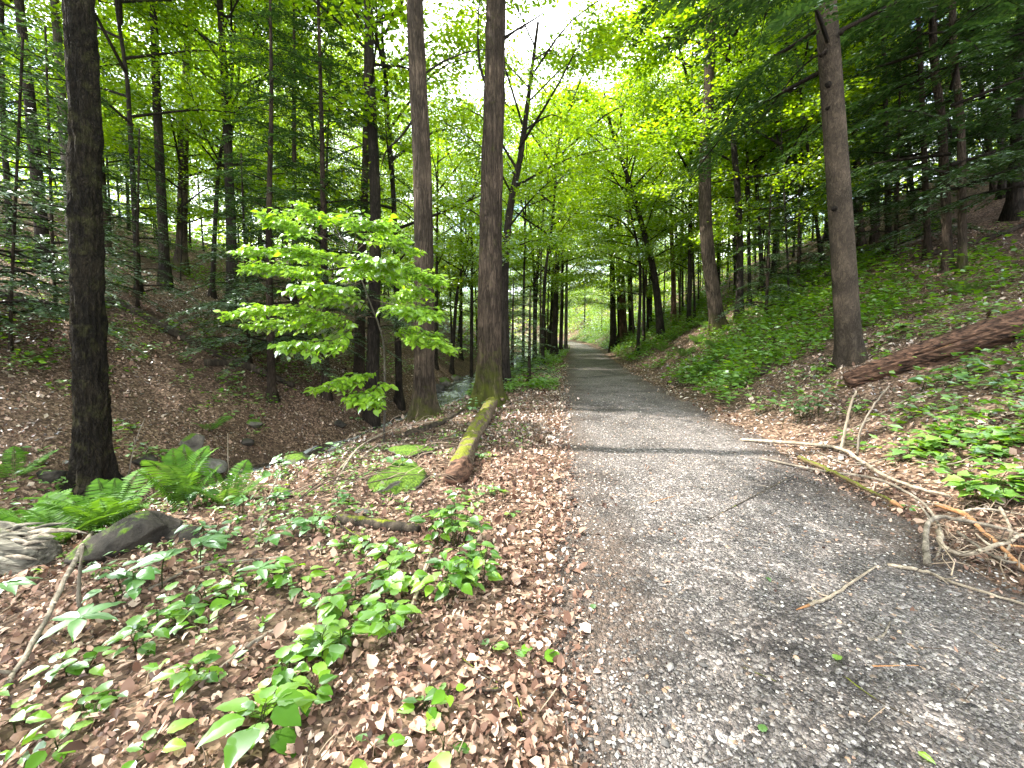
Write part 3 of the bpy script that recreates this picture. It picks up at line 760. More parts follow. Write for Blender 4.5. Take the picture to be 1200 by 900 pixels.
# dead snags and side boughs on the big trunks: parts of their trees
def bough(root, pix, d, r, mat=TWIG, depth=0.0, name='side_bough'):
    base = np.array(root.location)
    pts = [P(x, y, d + depth * k) - base for k, (x, y) in enumerate(pix)]
    mb = MB(); pp = catmull(pts, 10); mb.add(*tube(pp, np.linspace(r, r * .25, 10), 6))
    return link(name, mb.mesh(name, mat, True), root)
d12 = T12.location.y
bough(T12, [(577, 60), (598, 40), (622, 25), (648, 8)], d12, .035, depth=.1)
bough(T12, [(575, 110), (563, 80), (560, 40), (562, 0)], d12, .04, depth=.2)
bough(T12, [(577, 52), (600, 38), (640, 22)], d12, .02, depth=-.15)
d11 = T11.location.y
bough(T11, [(492, 90), (520, 72), (552, 60), (575, 58)], d11, .025, depth=.1)
bough(T11, [(491, 130), (470, 160), (452, 178), (445, 205)], d11, .03, depth=.15)
d21 = T21.location.y
for (x, y, s_) in [(966, 62, 1), (970, 100, 1.2), (977, 245, 1.1), (962, 65, .9), (985, 40, .8), (969, 128, .7)]:
    t_ = (y - 0) / 425
    mb = MB()
    c = P(x, y, d21 - .2) - np.array(T21.location)
    mb.add(*tube([c, c + np.array([0, -.05, .01]), c + np.array([0, -.075, .015])], [.05 * s_, .035 * s_, .008], 7))
    link('knot', mb.mesh('knot', BARK['dark'], True), T21)
bough(T21, [(968, 60), (950, 70), (925, 95), (900, 130), (880, 150)], d21, .022, depth=.4)

# the same woods go on beside and behind the viewpoint and shade the foreground
for x, y, key, bark, r, H, lab in [(-9.8, 1.0, 'canopy', 'grey', .24, 19, 'tall tree over the stream just out of view on the left'), (-8.5, -4.5, 'canopy', 'dark', .22, 20, 'tall tree on the stream bank behind the viewpoint'), (-12.5, -1.5, 'canopy', 'grey', .2, 18, 'second tall tree over the stream just out of view on the left'), (-3.6, -5.0, 'mid', 'dark', .12, 14, 'middling tree at the path edge behind the viewpoint'),
                                   (7.0, -5.5, 'canopy', 'grey', .22, 21, 'tall tree on the right bank behind the viewpoint'), (11, 1.0, 'canopy', 'dark', .2, 20, 'tall tree on the right slope just out of view'), (-15, -3, 'canopy', 'dark', .2, 20, 'tall tree up the left slope behind the viewpoint'), (4.5, -12, 'canopy', 'grey', .2, 20, 'tall tree beside the path well behind the viewpoint')]:
    b = np.array([x, y, hz(x, y)])
    tree(b, [b, b + np.array([.1, .1, H * .5])], r, key, bark, lab, 'trees of the woods', H=H, name='deciduous_tree')

# ------------------------------------------------------------------ the rest of the woods, each tree a thing of its own
FILL = []
SUN_SPOTS = [(-2.0, 7.4, 1.2), (-2.8, 7.4, 1.9), (-1.4, 7.0, 1.6), (.2, 4.0, 0), (.3, 6.5, 0), (.4, 9, 0), (4.0, 23, 0), (5, 28, 0), (.5, 2.6, 0), (2.2, 3.4, 0), (9, 30, 2)]   # where the woods are open to the sun
def blocks_sun(x, y, H, c0, spread):
    for a, b, c in SUN_SPOTS:
        for zz in np.linspace(max(c0, c + .5), H, 6):
            t_ = (zz - c) / TO_SUN.z
            if math.hypot(a + TO_SUN.x * t_ - x, b + TO_SUN.y * t_ - y) < spread: return True
    return False
def keep_clear(x, y, rad):
    return any((x - a) ** 2 + (y - b) ** 2 < rad ** 2 for a, b in PLACED)
PLACED = [(o.location.x, o.location.y) for o in SC.objects if o.parent is None and o.type == 'EMPTY']
def fill(n, srange, yrange, kinds, rad, seed, zone, hs=(.8, 1.2), reject=None):
    rng = np.random.default_rng(seed)
    got = tries = 0
    while got < n and tries < n * 40:
        tries += 1
        s_ = rng.uniform(*srange); y = yrange[0] + (yrange[1] - yrange[0]) * rng.uniform(0, 1) ** .9
        x = float(path_cx(y)) + s_
        if abs(s_) < 3.2 or -8.4 < s_ < -4.4 or keep_clear(x, y, rad): continue
        z = hz(x, y); px, py = px_of((x, y, z))
        if not -260 < px < 1460: continue
        if reject and reject(x, y, px): continue
        key, bark, nm = kinds[rng.integers(len(kinds))]
        h = CROWN[key][0][2] * rng.uniform(*hs)
        c0_, sp_ = {'canopy': (.45, .19), 'mid': (.3, .24), 'low': (.28, .36), 'pole': (.6, .14), 'hemlock': (.1, .14), 'young_hemlock': (.1, .25), 'high_hemlock': (.3, .14)}[key]
        if blocks_sun(x, y, z + h, z + h * c0_, h * sp_): continue
        PLACED.append((x, y)); got += 1
        r = {'canopy': .17, 'mid': .085, 'low': .035, 'pole': .075, 'hemlock': .13, 'young_hemlock': .05, 'high_hemlock': .2}[key] * rng.uniform(.7, 1.35)
        b = np.array([x, y, z])
        lean = rng.normal(0, .035, 2); lean[0] -= .03 * np.sign(s_)
        root = tree(b, [b, b + np.array([lean[0] * h * .4 + rng.normal(0, .1), lean[1] * h * .4, h * .4]), b + np.array([lean[0] * h, lean[1] * h, h * .8])], r, key, bark, None, None, H=h, ns=8, nseg=10, name=nm, yaw=rng.uniform(0, 6.28))
        FILL.append([root, zone, px, nm])
D_ = 'deciduous_tree'; H_ = 'hemlock_tree'
C1 = [('canopy', 'dark', D_), ('canopy', 'grey', D_)]
M1 = [('mid', 'dark', D_), ('mid', 'grey', D_), ('canopy', 'dark', D_)]
L1 = [('low', 'dark', D_), ('low', 'dark', D_), ('mid', 'dark', D_)]
PO = [('pole', 'dark', D_), ('pole', 'dark', D_), ('pole', 'grey', D_)]
HE = [('hemlock', 'hemlock', H_), ('young_hemlock', 'hemlock', H_), ('hemlock', 'hemlock', H_)]
fill(9, (-30, -10), (9, 24), HE, 2.2, 71, 'left', (.6, .95), lambda x, y, px: px > 420)
fill(26, (-34, -10), (16, 44), M1 + HE[:1] + L1, 1.9, 72, 'left')
fill(30, (-44, -9), (36, 85), C1 + M1 + L1 + L1, 2.0, 73, 'valley')
fill(11, (-8, -3.3), (26, 85), L1 + M1, 1.4, 74, 'verge')
fill(15, (3.5, 14), (28, 90), L1 + M1, 1.6, 75, 'bank', reject=lambda x, y, px: px < 700)
fill(14, (6, 22), (13, 34), M1 + L1, 1.8, 76, 'bank', reject=lambda x, y, px: px < 850 or px > 1010)
fill(10, (9, 30), (10, 30), HE, 2.0, 77, 'right', (.7, 1.1), lambda x, y, px: px < 985)
fill(20, (12, 45), (24, 80), C1 + M1 + L1, 2.2, 78, 'right')
fill(12, (-40, -11), (14, 46), L1, 1.6, 80, 'left', (1, 1.4))
fill(11, (10, 40), (16, 50), L1 + HE[1:2], 1.8, 81, 'right', (1, 1.4))
fill(24, (-30, -9.5), (13, 50), PO, 1.2, 82, 'left', (.8, 1.3))
fill(22, (3.6, 16), (20, 60), PO, 1.1, 83, 'bank', (.8, 1.3), reject=lambda x, y, px: px < 715)
fill(12, (8, 30), (14, 40), PO, 1.3, 84, 'right', (.8, 1.3))
fill(10, (-6, -3.2), (24, 60), PO, 1.0, 85, 'verge', (.8, 1.3))
fill(30, (-34, 34), (76, 140), C1 + M1 + L1 + L1, 2.5, 79, 'far', (1, 1.4))
ORD = ['first', 'second', 'third', 'fourth', 'fifth', 'sixth', 'seventh', 'eighth', 'ninth', 'tenth', 'eleventh', 'twelfth', 'thirteenth', 'fourteenth', 'fifteenth', 'sixteenth', 'seventeenth', 'eighteenth', 'nineteenth', 'twentieth']
def ordinal(k):
    n = k + 1
    if n <= 20: return ORD[k]
    t_, o_ = divmod(n, 10); tens = ['twenty', 'thirty', 'forty', 'fifty', 'sixty', 'seventy', 'eighty', 'ninety'][t_ - 2]
    return tens[:-1] + 'ieth' if o_ == 0 else tens + '-' + ORD[o_ - 1]
ZONE = {'left': 'among those filling the steep slope beyond the stream', 'valley': 'deep in the valley woods past the stream bend', 'verge': 'along the far left verge between path and stream',
        'bank': 'scattered up the green bank right of the path', 'right': 'in the shaded crowd high on the right slope', 'far': 'closing the view where the path disappears'}
KINDW = {D_: 'leafy broadleaf tree', H_: 'feathery dark hemlock'}
for zone in ZONE:
    for nm in (D_, H_):
        ls = sorted([f for f in FILL if f[1] == zone and f[3] == nm], key=lambda f: f[2])
        for k, f in enumerate(ls):
            tag(f[0], f'{ordinal(k)} {KINDW[nm]} from the left {ZONE[zone]}', 'tree', 'woods: ' + ZONE[zone])

# ------------------------------------------------------------------ logs, stumps, rocks
def local_mesh(name, mb, mat, base, sm=True):
    for k in range(len(mb.v)): mb.v[k] = mb.v[k] - base
    return mb.mesh(name, mat, sm)
def log_tube(pts, r, ns=28, nseg=60, rough=.18, seed=0, grain=.12):
    pp = catmull(pts, 200)
    al = np.concatenate([[0], np.cumsum(np.linalg.norm(np.diff(pp, axis=0), axis=1))]); al /= al[-1]
    pp = np.stack([np.interp(np.linspace(0, 1, nseg), al, pp[:, c]) for c in range(3)], 1)
    ln = np.linalg.norm(pp[-1] - pp[0])
    u = np.linspace(0, ln, nseg)
    def disp(k, a):
        A = np.broadcast_to(a[None], (k, len(a)))
        x, y = np.cos(A) * 1.7, np.sin(A) * 1.7
        U = u[:, None]
        return 1 + rough * (fbm(x + seed, y + U * 1.3, 3) + .5 * fbm(x * 2 - seed, y * 2 + U * 2.6, 2)) + grain * (fbm(x * 5 + seed, y * 5 + U * .7, 2) - .5 * np.exp(-(fbm(x * 3 - seed, y * 3 + U * .5, 2) / .06) ** 2))
    rr = np.interp(np.linspace(0, 1, nseg), np.linspace(0, 1, len(np.atleast_1d(r))), np.atleast_1d(r))
    rr[0] *= .8; rr[-1] *= .7
    return tube(pp, rr, ns, disp)
# the mossy log at the edge of the path
a_, b_ = G(536, 566, .1), G(584, 466, .16)
m1, m2 = G(556, 515, .1), G(569, 492, .12)
t = thing('fallen_log', 'long moss-covered log lying along the leafy edge of the path', 'log', a_ - [0, 0, .1])
B0 = np.array(t.location)
mb = MB(); mb.add(*log_tube([a_, m1, m2, b_], [.12, .13, .14, .1], 30, 90, .3, 3)); link('log', local_mesh('log', mb, WOOD['mossy'], B0), t)
mb = MB(); mb.add(*log_tube([b_ + [0, -.3, 0], b_ + [0.02, .1, .08], b_ + [.0, .3, .3]], [.09, .06, .012], 12, 14, .3, 5)); link('splintered_end', local_mesh('splintered_end', mb, WOOD['pale'], B0), t)
mb = MB(); c = (m2 + b_) / 2; mb.add(*log_tube([c, c + [.16, -.1, .05], c + [.26, -.16, .07]], [.07, .06, .045], 10, 10, .2, 6)); link('branch_stub', local_mesh('branch_stub', mb, WOOD['mossy'], B0), t)
mb = MB(); mb.add(*log_tube([a_ + [-.05, -.12, -.04], a_ + [.0, .05, 0], a_ + [.03, .22, .01]], [.09, .135, .13], 26, 24, .4, 8)); link('rotten_butt', local_mesh('rotten_butt', mb, WOOD['rot'], B0), t)
# the rotten brown log on the right slope
a_, b_ = G(990, 456, .13), G(1204, 394, .2)
e_ = b_ + (b_ - a_) * .6; e_[2] = hz(e_[0], e_[1]) + .15
mid_ = (a_ + b_) / 2; mid_[2] = max(mid_[2], hz(mid_[0], mid_[1]) + .14)
t = thing('fallen_log', 'cracked reddish-brown rotten log slanting down the right slope', 'log', a_ - [0, 0, .13])
B0 = np.array(t.location)
mb = MB(); mb.add(*log_tube([a_, mid_, b_, e_], [.13, .19, .21, .22], 72, 160, .22, 12, .5)); link('log', local_mesh('log', mb, WOOD['rot'], B0), t)
for k in range(7):
    u = RNG.uniform(.0, .75); c = a_ + (b_ - a_) * u + np.array([RNG.uniform(-.03, .03), -.14 + RNG.uniform(-.04, .03), RNG.uniform(.02, .15)])
    dv = norm(b_ - a_)
    mb = MB(); mb.add(*log_tube([c, c + dv * RNG.uniform(.25, .5) + [0, 0, .02], c + dv * RNG.uniform(.6, 1.1)], [.012, .03, .008], 6, 12, .2, k)); link('bark_strip', local_mesh('bark_strip', mb, WOOD['orange' if k % 3 == 0 else 'rot'], B0), t)
def simple_log(pix, r, wood, label, lift=.6, nseg=50, name='fallen_log', seed=1, cat='log', rough=.15):
    pts = [G(x, y, r * lift) for x, y in pix]
    base = pts[0] - [0, 0, r * lift]
    mb = MB(); mb.add(*log_tube(pts, [r, r * .95, r * .7], 16, nseg, rough, seed))
    o = link(name, local_mesh(name, mb, WOOD[wood], base), None, base); tag(o, label, cat)
    return o
simple_log([(906, 362), (935, 345), (972, 324)], .19, 'dark', 'short dark log on the slope behind the smooth knotted trunk', seed=21)
simple_log([(128, 352), (210, 396), (300, 437)], .13, 'dark', 'long dark log slanting down the slope beyond the stream', seed=22)
simple_log([(-10, 342), (50, 362), (112, 372)], .14, 'dark', 'dark log on the slope at the far left behind the massive trunk', seed=23)
simple_log([(240, 428), (290, 432), (345, 455)], .12, 'dark', 'short dark log below the beech sapling, across the stream', seed=24)
simple_log([(476, 512), (515, 499), (556, 476)], .06, 'dark', 'damp broken log lying between the two big trunks', lift=.9, seed=25)
simple_log([(392, 612), (440, 618), (492, 624)], .05, 'dark', 'damp dark branch half buried in leaves left of the mossy log', seed=26)
simple_log([(1010, 300), (1060, 288), (1130, 262)], .07, 'grey', 'pale fallen pole high on the right slope', seed=28)
simple_log([(1090, 300), (1150, 284), (1210, 262)], .08, 'dark', 'dark fallen pole under the trunks at the right edge', seed=29)
simple_log([(895, 440), (905, 400), (915, 388)], .1, 'dark', 'dark rotten stub among plants on the right bank', seed=30)

def ico(sub=3):
    import bmesh
    bm = bmesh.new(); bmesh.ops.create_icosphere(bm, subdivisions=sub, radius=1)
    v = np.array([x.co[:] for x in bm.verts]); f = np.array([[q.index for q in p.verts] for p in bm.faces]); bm.free()
    return v, f
ICO3, ICO4 = ico(3), ico(4)
def rock(p, size, mat, label, seed, name='rock', sink=.3, big=False, angular=.25, cat='rock', group=None):
    v, f = ICO4
    rng = np.random.default_rng(seed)
    v = v.copy()
    for k in range(16):                                  # chop flat faces
        n = norm(rng.normal(0, 1, 3)); c = rng.uniform(.5, .85)
        dd = v @ n - c; v = v - np.clip(dd, 0, None)[:, None] * n * .95
    r = 1 + angular * .6 * fbm(v[:, 0] * 1.5 + seed, v[:, 1] * 1.5 + v[:, 2], 3) + .07 * (fbm(v[:, 0] * 4 + seed, v[:, 1] * 4 + v[:, 2] * 3, 3) + .5 * fbm(v[:, 0] * 5, v[:, 1] * 5 + v[:, 2] * 4, 2))
    v = v * r[:, None] * np.asarray(size)
    base = np.array(p, float); base[2] += size[2] * (1 - 2 * sink) * 0
    v[:, 2] += size[2] * (1 - 2 * sink)
    o = link(name, mesh_of(name, v, [f], mat, True), None, base, (0, 0, rng.uniform(0, 6)))
    if label: tag(o, label, cat, group)
    return o
rock(G(457, 568), (.62, .42, .12), ROCK['full'], 'broad moss-green mound of stone left of the mossy log', 1, big=True, angular=.7)
rock(G(482, 532), (.4, .3, .1), ROCK['full'], 'smaller mossy hump of stone behind the broad moss mound', 8, big=True, angular=.7)
rock(G(226, 528), (.36, .3, .3), ROCK['mossy'], 'mossy block of stone by the stream, upper of the two behind the upright fern', 2)
rock(G(247, 552), (.36, .3, .22), ROCK['grey'], 'flat grey stone just below the mossy block by the stream', 3)
rock(G(346, 545), (.24, .2, .14), ROCK['mossy'], 'grey boulder in the leaves right of the thin upright stick', 4)
rock(G(330, 585), (.12, .1, .1), ROCK['mossy'], 'small mossy stone among herbs on the stream bank', 5)
rock(G(424, 603), (.08, .07, .05), ROCK['grey'], 'small pale stone lying on dead leaves left of the log', 6)
rock(G(300, 500), (.25, .2, .16), ROCK['mossy'], 'mossy stone on the far stream bank under the sapling', 7)
for k, (x, y, sz) in enumerate([(513, 462, .5), (527, 470, .32), (505, 478, .4), (520, 452, .45), (556, 462, .3), (534, 446, .4)]):
    q = G(x, y)
    rock(q, (sz, sz * .8, sz * .7), ROCK['mossy' if k % 2 else 'wet'], f'{ORD[k]} stone from the front in the bright stream between the big trunks' if k else 'dark wet stone nearest the furrowed trunk at the stream edge', 20 + k)
for k, (x, y, sz) in enumerate([(170, 545, .25), (60, 562, .22), (290, 520, .2), (400, 500, .25)]):
    rock(G(x, y), (sz, sz * .8, sz * .6), ROCK['dark'], f'{ORD[k]} dark stone along the shaded stream bed below the left slope', 40 + k)
# stump and shaggy log end at the left
q = np.array([-2.72, 3.15, 0]); q = P(155, 655, 3.3); q[2] = hz(q[0], q[1])
rock(q, (.38, .24, .17), ROCK['dark'], 'dark boulder with a mossy top crouched beside the ferns', 61, big=True, angular=.5, sink=.2)
rock(q + np.array([.32, .12, -.03]), (.2, .16, .12), ROCK['dark'], 'smaller dark stone leaning on the mossy-topped boulder', 62, angular=.5)
q = P(28, 690, 3.1); q[2] = hz(q[0], q[1])
t = thing('log_end', 'shaggy pale lichen-grey log end at the left edge below the ferns', 'log', q)
mb = MB(); mb.add(*log_tube([(-.75, .1, .1), (-.2, .02, .16), (.26, -.05, .12)], [.2, .19, .13], 34, 40, .2, 33, .35)); link('log', mb.mesh('log_end_body', WOOD['lichen'], True), t)
for k in range(26):
    x0 = RNG.uniform(-.7, .2); an = RNG.uniform(.3, 2.2)
    c = np.array([x0, .02 - .17 * math.cos(an), .13 + .18 * math.sin(an)])
    mb = MB(); dv = np.array([RNG.uniform(.12, .3), RNG.uniform(-.05, .05), RNG.uniform(-.03, .05)])
    mb.add(*log_tube([c, c + dv * .5 + [0, -.01, .015], c + dv], [.006, .018, .004], 5, 6, .2, k)); link('bark_flake', mb.mesh('bark_flake', WOOD['grey' if k % 3 else 'lichen'], True), t)

# ------------------------------------------------------------------ sticks and fallen branches
STICKS = [
    ([(868, 517, 0), (955, 525, .02), (986, 533, .05), (1010, 552, .08), (1045, 576, .1), (1078, 588, .1), (1112, 592, .06)], .024, 'pale', 'long pale bent branch lying along the right edge of the path'),
    ([(890, 538, .0), (960, 556, .03), (1020, 570, .08), (1060, 590, .1), (1090, 616, .1), (1102, 642, .05), (1096, 662, .02)], .015, 'grey', 'thin grey branch curving over the mossy stick toward the tangle'),
    ([(936, 541, .02), (960, 552, .03), (1005, 576, .04), (1046, 596, .03)], .03, 'stickmoss', 'straight mossy green stick at the right edge of the gravel'),
    ([(985, 532, .0), (990, 505, .0), (996, 478, 0), (1003, 458, 0)], .02, 'pale', 'pale stick standing propped below the rotten log end'),
    ([(1004, 534, 0), (1009, 503, 0), (1022, 478, 0), (1042, 452, 0)], .014, 'grey', 'greyer crooked stick propped just right of the pale one'),
    ([(968, 516, 0), (1010, 505, .1), (1045, 493, .12), (1090, 478, .1)], .011, 'pale', 'thin pale twig crossing the two propped sticks'),
    ([(1086, 668, .02), (1083, 642, .1), (1093, 628, .13), (1130, 630, .12), (1180, 640, .1), (1225, 655, .05)], .02, 'grey', 'arched grey vine forming a loop in the tangle at right'),
    ([(1098, 640, .1), (1104, 656, .08), (1130, 663, .07), (1170, 655, .09), (1215, 637, .1)], .02, 'pale', 'pale vine sweeping through the tangle to the right edge'),
    ([(1040, 664, 0), (1085, 674, .01), (1115, 686, .01), (1215, 718, .01)], .013, 'pale', 'long thin straw-coloured twig low in front of the tangle'),
    ([(1095, 604, .08), (1128, 620, .1), (1160, 648, .08), (1215, 690, .03)], .022, 'orange', 'orange-brown broken branch running down through the tangle'),
    ([(1110, 612, .06), (1150, 612, .1), (1210, 622, .1)], .014, 'grey', 'short grey branch at the top of the tangle'),
    ([(1120, 640, .1), (1165, 668, .08), (1205, 672, .05)], .012, 'grey', 'thin grey twig inside the tangle'),
    ([(1170, 610, .1), (1182, 640, .1), (1175, 670, .05)], .012, 'pale', 'hooked pale vine at the right end of the tangle'),
    ([(948, 711, .0), (975, 701, .005), (1000, 684, .005), (1026, 667, .01)], .011, 'pale', 'pale stick with an orange broken end alone on the gravel'),
    ([(1018, 752, 0), (1035, 746, 0), (1043, 732, .01)], .007, 'grey', 'small hooked twig on the gravel below the pale stick'),
    ([(988, 793, 0), (1025, 820, 0), (1066, 841, 0)], .005, 'dark', 'thin dark twig on the gravel near the bottom right'),
    ([(1022, 782, 0), (1076, 781, 0)], .005, 'orange', 'short rusty twig on the gravel'),
    ([(868, 782, 0), (910, 800, 0)], .004, 'dark', 'hair-thin dark twig mid path on the gravel'),
    ([(128, 608, .12), (100, 655, .1), (62, 728, .06), (24, 788, .02), (-15, 835, .0)], .018, 'grey', 'long weathered branch slanting from the dark boulder to the lower left'),
    ([(93, 718, .0), (93, 680, .0), (97, 640, 0)], .012, 'grey', 'short upright stick against the weathered slanting branch'),
    ([(175, 694, .01), (240, 669, .03), (335, 655, .01)], .010, 'grey', 'thin grey twig under the compound leaves left of centre'),
    ([(478, 728, .0), (492, 692, .03), (507, 645, .02)], .014, 'pale', 'pale barkless stick inside the leafy clump by the path'),
    ([(252, 792, 0), (296, 758, .01), (330, 738, .01)], .012, 'grey', 'grey stick in the litter between two leafy patches'),
    ([(395, 560, .05), (430, 528, .12), (480, 505, .1), (545, 492, .03)], .012, 'pale', 'long thin pale branch over the moss mound toward the big trunks'),
    ([(392, 572, .02), (420, 540, .15), (452, 512, .1)], .014, 'grey', 'bent grey branch left of the moss mound'),
    ([(408, 552, .02), (450, 530, .12), (505, 528, .02)], .009, 'grey', 'fine grey twig arching over the moss mound'),
    ([(268, 556, 0), (267, 530, 0), (267, 508, 0)], .014, 'pale', 'thin pale stick standing upright by the stream bank'),
    ([(544, 812, .005), (588, 812, .005)], .012, 'dark', 'short dark twig on dead leaves near the bottom'),
    ([(533, 766, 0), (560, 788, .005), (590, 806, 0)], .005, 'dark', 'hair-thin dark twig on dead leaves left of the path'),
    ([(605, 815, 0), (612, 850, 0), (608, 900, 0)], .005, 'dark', 'dark twig pointing at the viewer on the leafy verge'),
    ([(400, 620, .02), (432, 640, .02), (480, 660, .0)], .010, 'dark', 'dark forked twig in the litter below the damp branch'),
    ([(300, 640, .02), (318, 590, .1), (330, 565, .15)], .010, 'grey', 'leaning grey twig on the bank among the herbs'),
    ([(960, 532, .01), (1000, 548, .02), (1052, 540, .04), (1110, 552, .06), (1160, 530, .05)], .009, 'grey', 'slender grey twig across the leaves above the bent branch'),
    ([(1010, 590, .04), (1060, 575, .06), (1140, 578, .07)], .008, 'dark', 'dark twig across the bent branch'),
    ([(830, 610, 0), (880, 585, .01), (930, 560, .02)], .006, 'dark', 'thin dark twig on the gravel beside the mossy stick'),
    ([(760, 590, 0), (790, 582, 0)], .005, 'orange', 'tiny rusty twig in the middle of the path'),
    ([(150, 560, 0), (158, 520, 0), (170, 490, .0)], .01, 'grey', 'slim leaning stick behind the ferns next to the massive trunk'),
]
for k, (pix, r, wood, label) in enumerate(STICKS):
    pts = []
    for q, (x, y, h) in enumerate(pix):
        g = G(x, y)
        if q and wood in ('pale', 'grey') and 'propped' in label or ('upright' in label and q) or ('leaning stick' in label and q):
            d0 = pts[0][1] + (.05 * q if 'propped' in label else 0); g = P(x, y, d0)
        else:
            g = g + np.array([0, 0, h + r])
        pts.append(g)
    base = np.array([pts[0][0], pts[0][1], hz(pts[0][0], pts[0][1])])
    n = 24
    pp = catmull(pts, n)
    rng = np.random.default_rng(100 + k)
    pp[1:-1] += rng.normal(0, r * .14, (n - 2, 3))
    pp[:, 2] = np.maximum(pp[:, 2], height(pp[:, 0], pp[:, 1]) + r * .7)
    mb = MB(); mb.add(*tube(pp, np.linspace(r, r * .55, n) * rng.uniform(.88, 1.12, n), 8))
    nm = 'vine' if 'vine' in label else 'twig' if 'twig' in label else 'branch' if 'branch' in label else 'stick'
    t = thing(nm, label, nm, base)
    link('stem', local_mesh('stem', mb, WOOD[wood], base), t)
    if r >= .009 and 'propped' not in label:
        for q in range(2):
            i0 = rng.integers(5, n - 5); c = pp[i0]
            dv = norm(pp[i0 + 1] - pp[i0]) * .6 + np.array([rng.normal(0, .6), rng.normal(0, .6), abs(rng.normal(0, .25))])
            ln = rng.uniform(.05, .16)
            e = c + dv * ln; e[2] = max(e[2], hz(e[0], e[1]) + .01)
            mb = MB(); mb.add(*tube(catmull([c, (c + e) / 2 + rng.normal(0, .01, 3), e], 6), np.linspace(r * .55, r * .2, 6), 6))
            link('side_twig', local_mesh('side_twig', mb, WOOD[wood], base), t)
    if 'broken end' in label or 'mossy green' in label:
        i0 = 0 if 'broken end' in label else n - 1
        e = pp[i0]; inw = pp[1] if i0 == 0 else pp[-2]
        dv = norm(e - inw)
        mb = MB(); mb.add(*tube([e - dv * .01, e + dv * .05, e + dv * .11], [r * .8, r * .6, r * .2], 7)); link('broken_end', local_mesh('broken_end', mb, WOOD['orange'], base), t)

# ------------------------------------------------------------------ herbs: every leaf a part
def leaf_shape(name, mat, kind='ovate', seed=0):
    rng = np.random.default_rng(seed)
    nu, nw = 9, 5
    u = np.linspace(0, 1, nu); w = np.linspace(-1, 1, nw)
    U, Wd = np.meshgrid(u, w, indexing='ij')
    if kind == 'ovate': prof = np.sin(np.pi * u ** .72) ** .85 * .36
    elif kind == 'lance': prof = np.sin(np.pi * u ** .8) ** 1.1 * .19
    else:
        prof = np.array([.02, .3, .44, .36, .5, .26, .2, .1, 0])       # lobed, maple-like
    prof = prof * (1 + (.06 * np.where(np.arange(nu) % 2, 1, -1) if kind == 'ovate' else 0)); prof[0] = max(prof[0], .01); prof[-1] = .002
    x = U - (np.abs(Wd) ** 2 * .12 if kind == 'lobed' else 0); y = Wd * prof[:, None]
    z = .22 * np.abs(y) - .26 * U ** 2 + .02 * np.cos(U * 22) * np.abs(Wd) + rng.normal(0, .006, U.shape)
    v = np.stack([x, y, z], -1).reshape(-1, 3)
    i, j = np.meshgrid(np.arange(nu - 1), np.arange(nw - 1), indexing='ij')
    q = np.stack([i * nw + j, i * nw + j + 1, (i + 1) * nw + j + 1, (i + 1) * nw + j], -1).reshape(-1, 4)
    return mesh_of(name, v, [q], mat, True)
LEAF = {k: [leaf_shape('leaf_' + k, GREEN[m], s_, q) for q in range(3)] for k, m, s_ in (('herb', 'herb_one', 'ovate'), ('cool', 'herb_blue', 'ovate'), ('lobed', 'herb_one', 'lobed'), ('lance', 'herb_blue', 'lance'), ('beech', 'beech_one', 'ovate'))}
STEM = bark_mat('green_stem', (0.05, 0.07, 0.02), (0.12, 0.14, 0.04), 30, .3)
def aim(d, up=(0, 0, 1)):
    d = Vector(d).normalized(); y = Vector(up).cross(d)
    if y.length < 1e-4: y = Vector((0, 1, 0))
    y.normalize(); z = d.cross(y)
    return Matrix((d, y, z)).transposed().to_quaternion()
def clump(px, py, wpx, nl, size, label, leaf='herb', tall=.16, seed=0, depth=.5, group='leafy plants of the forest floor', name='leafy_plant', base=None):
    rng = np.random.default_rng(seed + int(px * 7 + py))
    c = G(px, py) if base is None else np.array(base)
    rad = wpx / 2 * c[1] / F_PX
    t = thing(name, label, 'plant', c, 0, group)
    mb = MB()
    ns = max(1, nl // 5)
    stems = []
    for k in range(ns):
        a = rng.uniform(0, 6.28); rr = rad * math.sqrt(rng.uniform(0, 1)) * (.8 if ns > 1 else .1)
        x, y = rr * math.cos(a), rr * math.sin(a) * max(depth, .35)
        z0 = hz(c[0] + x, c[1] + y) - c[2]
        h = tall * rng.uniform(.55, 1.3)
        top = np.array([x + rng.normal(0, h * .25), y + rng.normal(0, h * .25), z0 + h])
        pp = catmull([(x, y, z0 - .02), ((x + top[0]) / 2, (y + top[1]) / 2, z0 + h * .55), top], 6)
        mb.add(*tube(pp, np.linspace(.004, .002, 6), 5)); stems.append((pp, h))
    n = 0
    while n < nl:
        pp, h = stems[n % ns]
        u = rng.uniform(.35, 1); ii = min(4, int(u * 5)); b0 = pp[ii] + (pp[ii + 1] - pp[ii]) * (u * 5 - ii)
        a = n * 2.4 + rng.uniform(-.4, .4); sz = size * rng.uniform(.6, 1.2)
        pet = sz * rng.uniform(.3, .7)
        d = np.array([math.cos(a), math.sin(a), rng.uniform(-.05, .5)])
        e = b0 + d * pet
        zz = hz(c[0] + e[0], c[1] + e[1]) - c[2] + .015
        e[2] = max(e[2], zz)
        mb.add(*tube(np.array([b0, (b0 + e) / 2 + [0, 0, .004], e]), [.002, .0016, .0013], 4, caps=False))
        link('leaf', LEAF[leaf][rng.integers(3)], t, e, aim((d[0], d[1], rng.uniform(-.15, .3)), (rng.normal(0, .25), rng.normal(0, .25), 1)), sz)
        n += 1
    o = link('stems', mb.mesh('stems', STEM, True), t, kind='stuff')
    return t
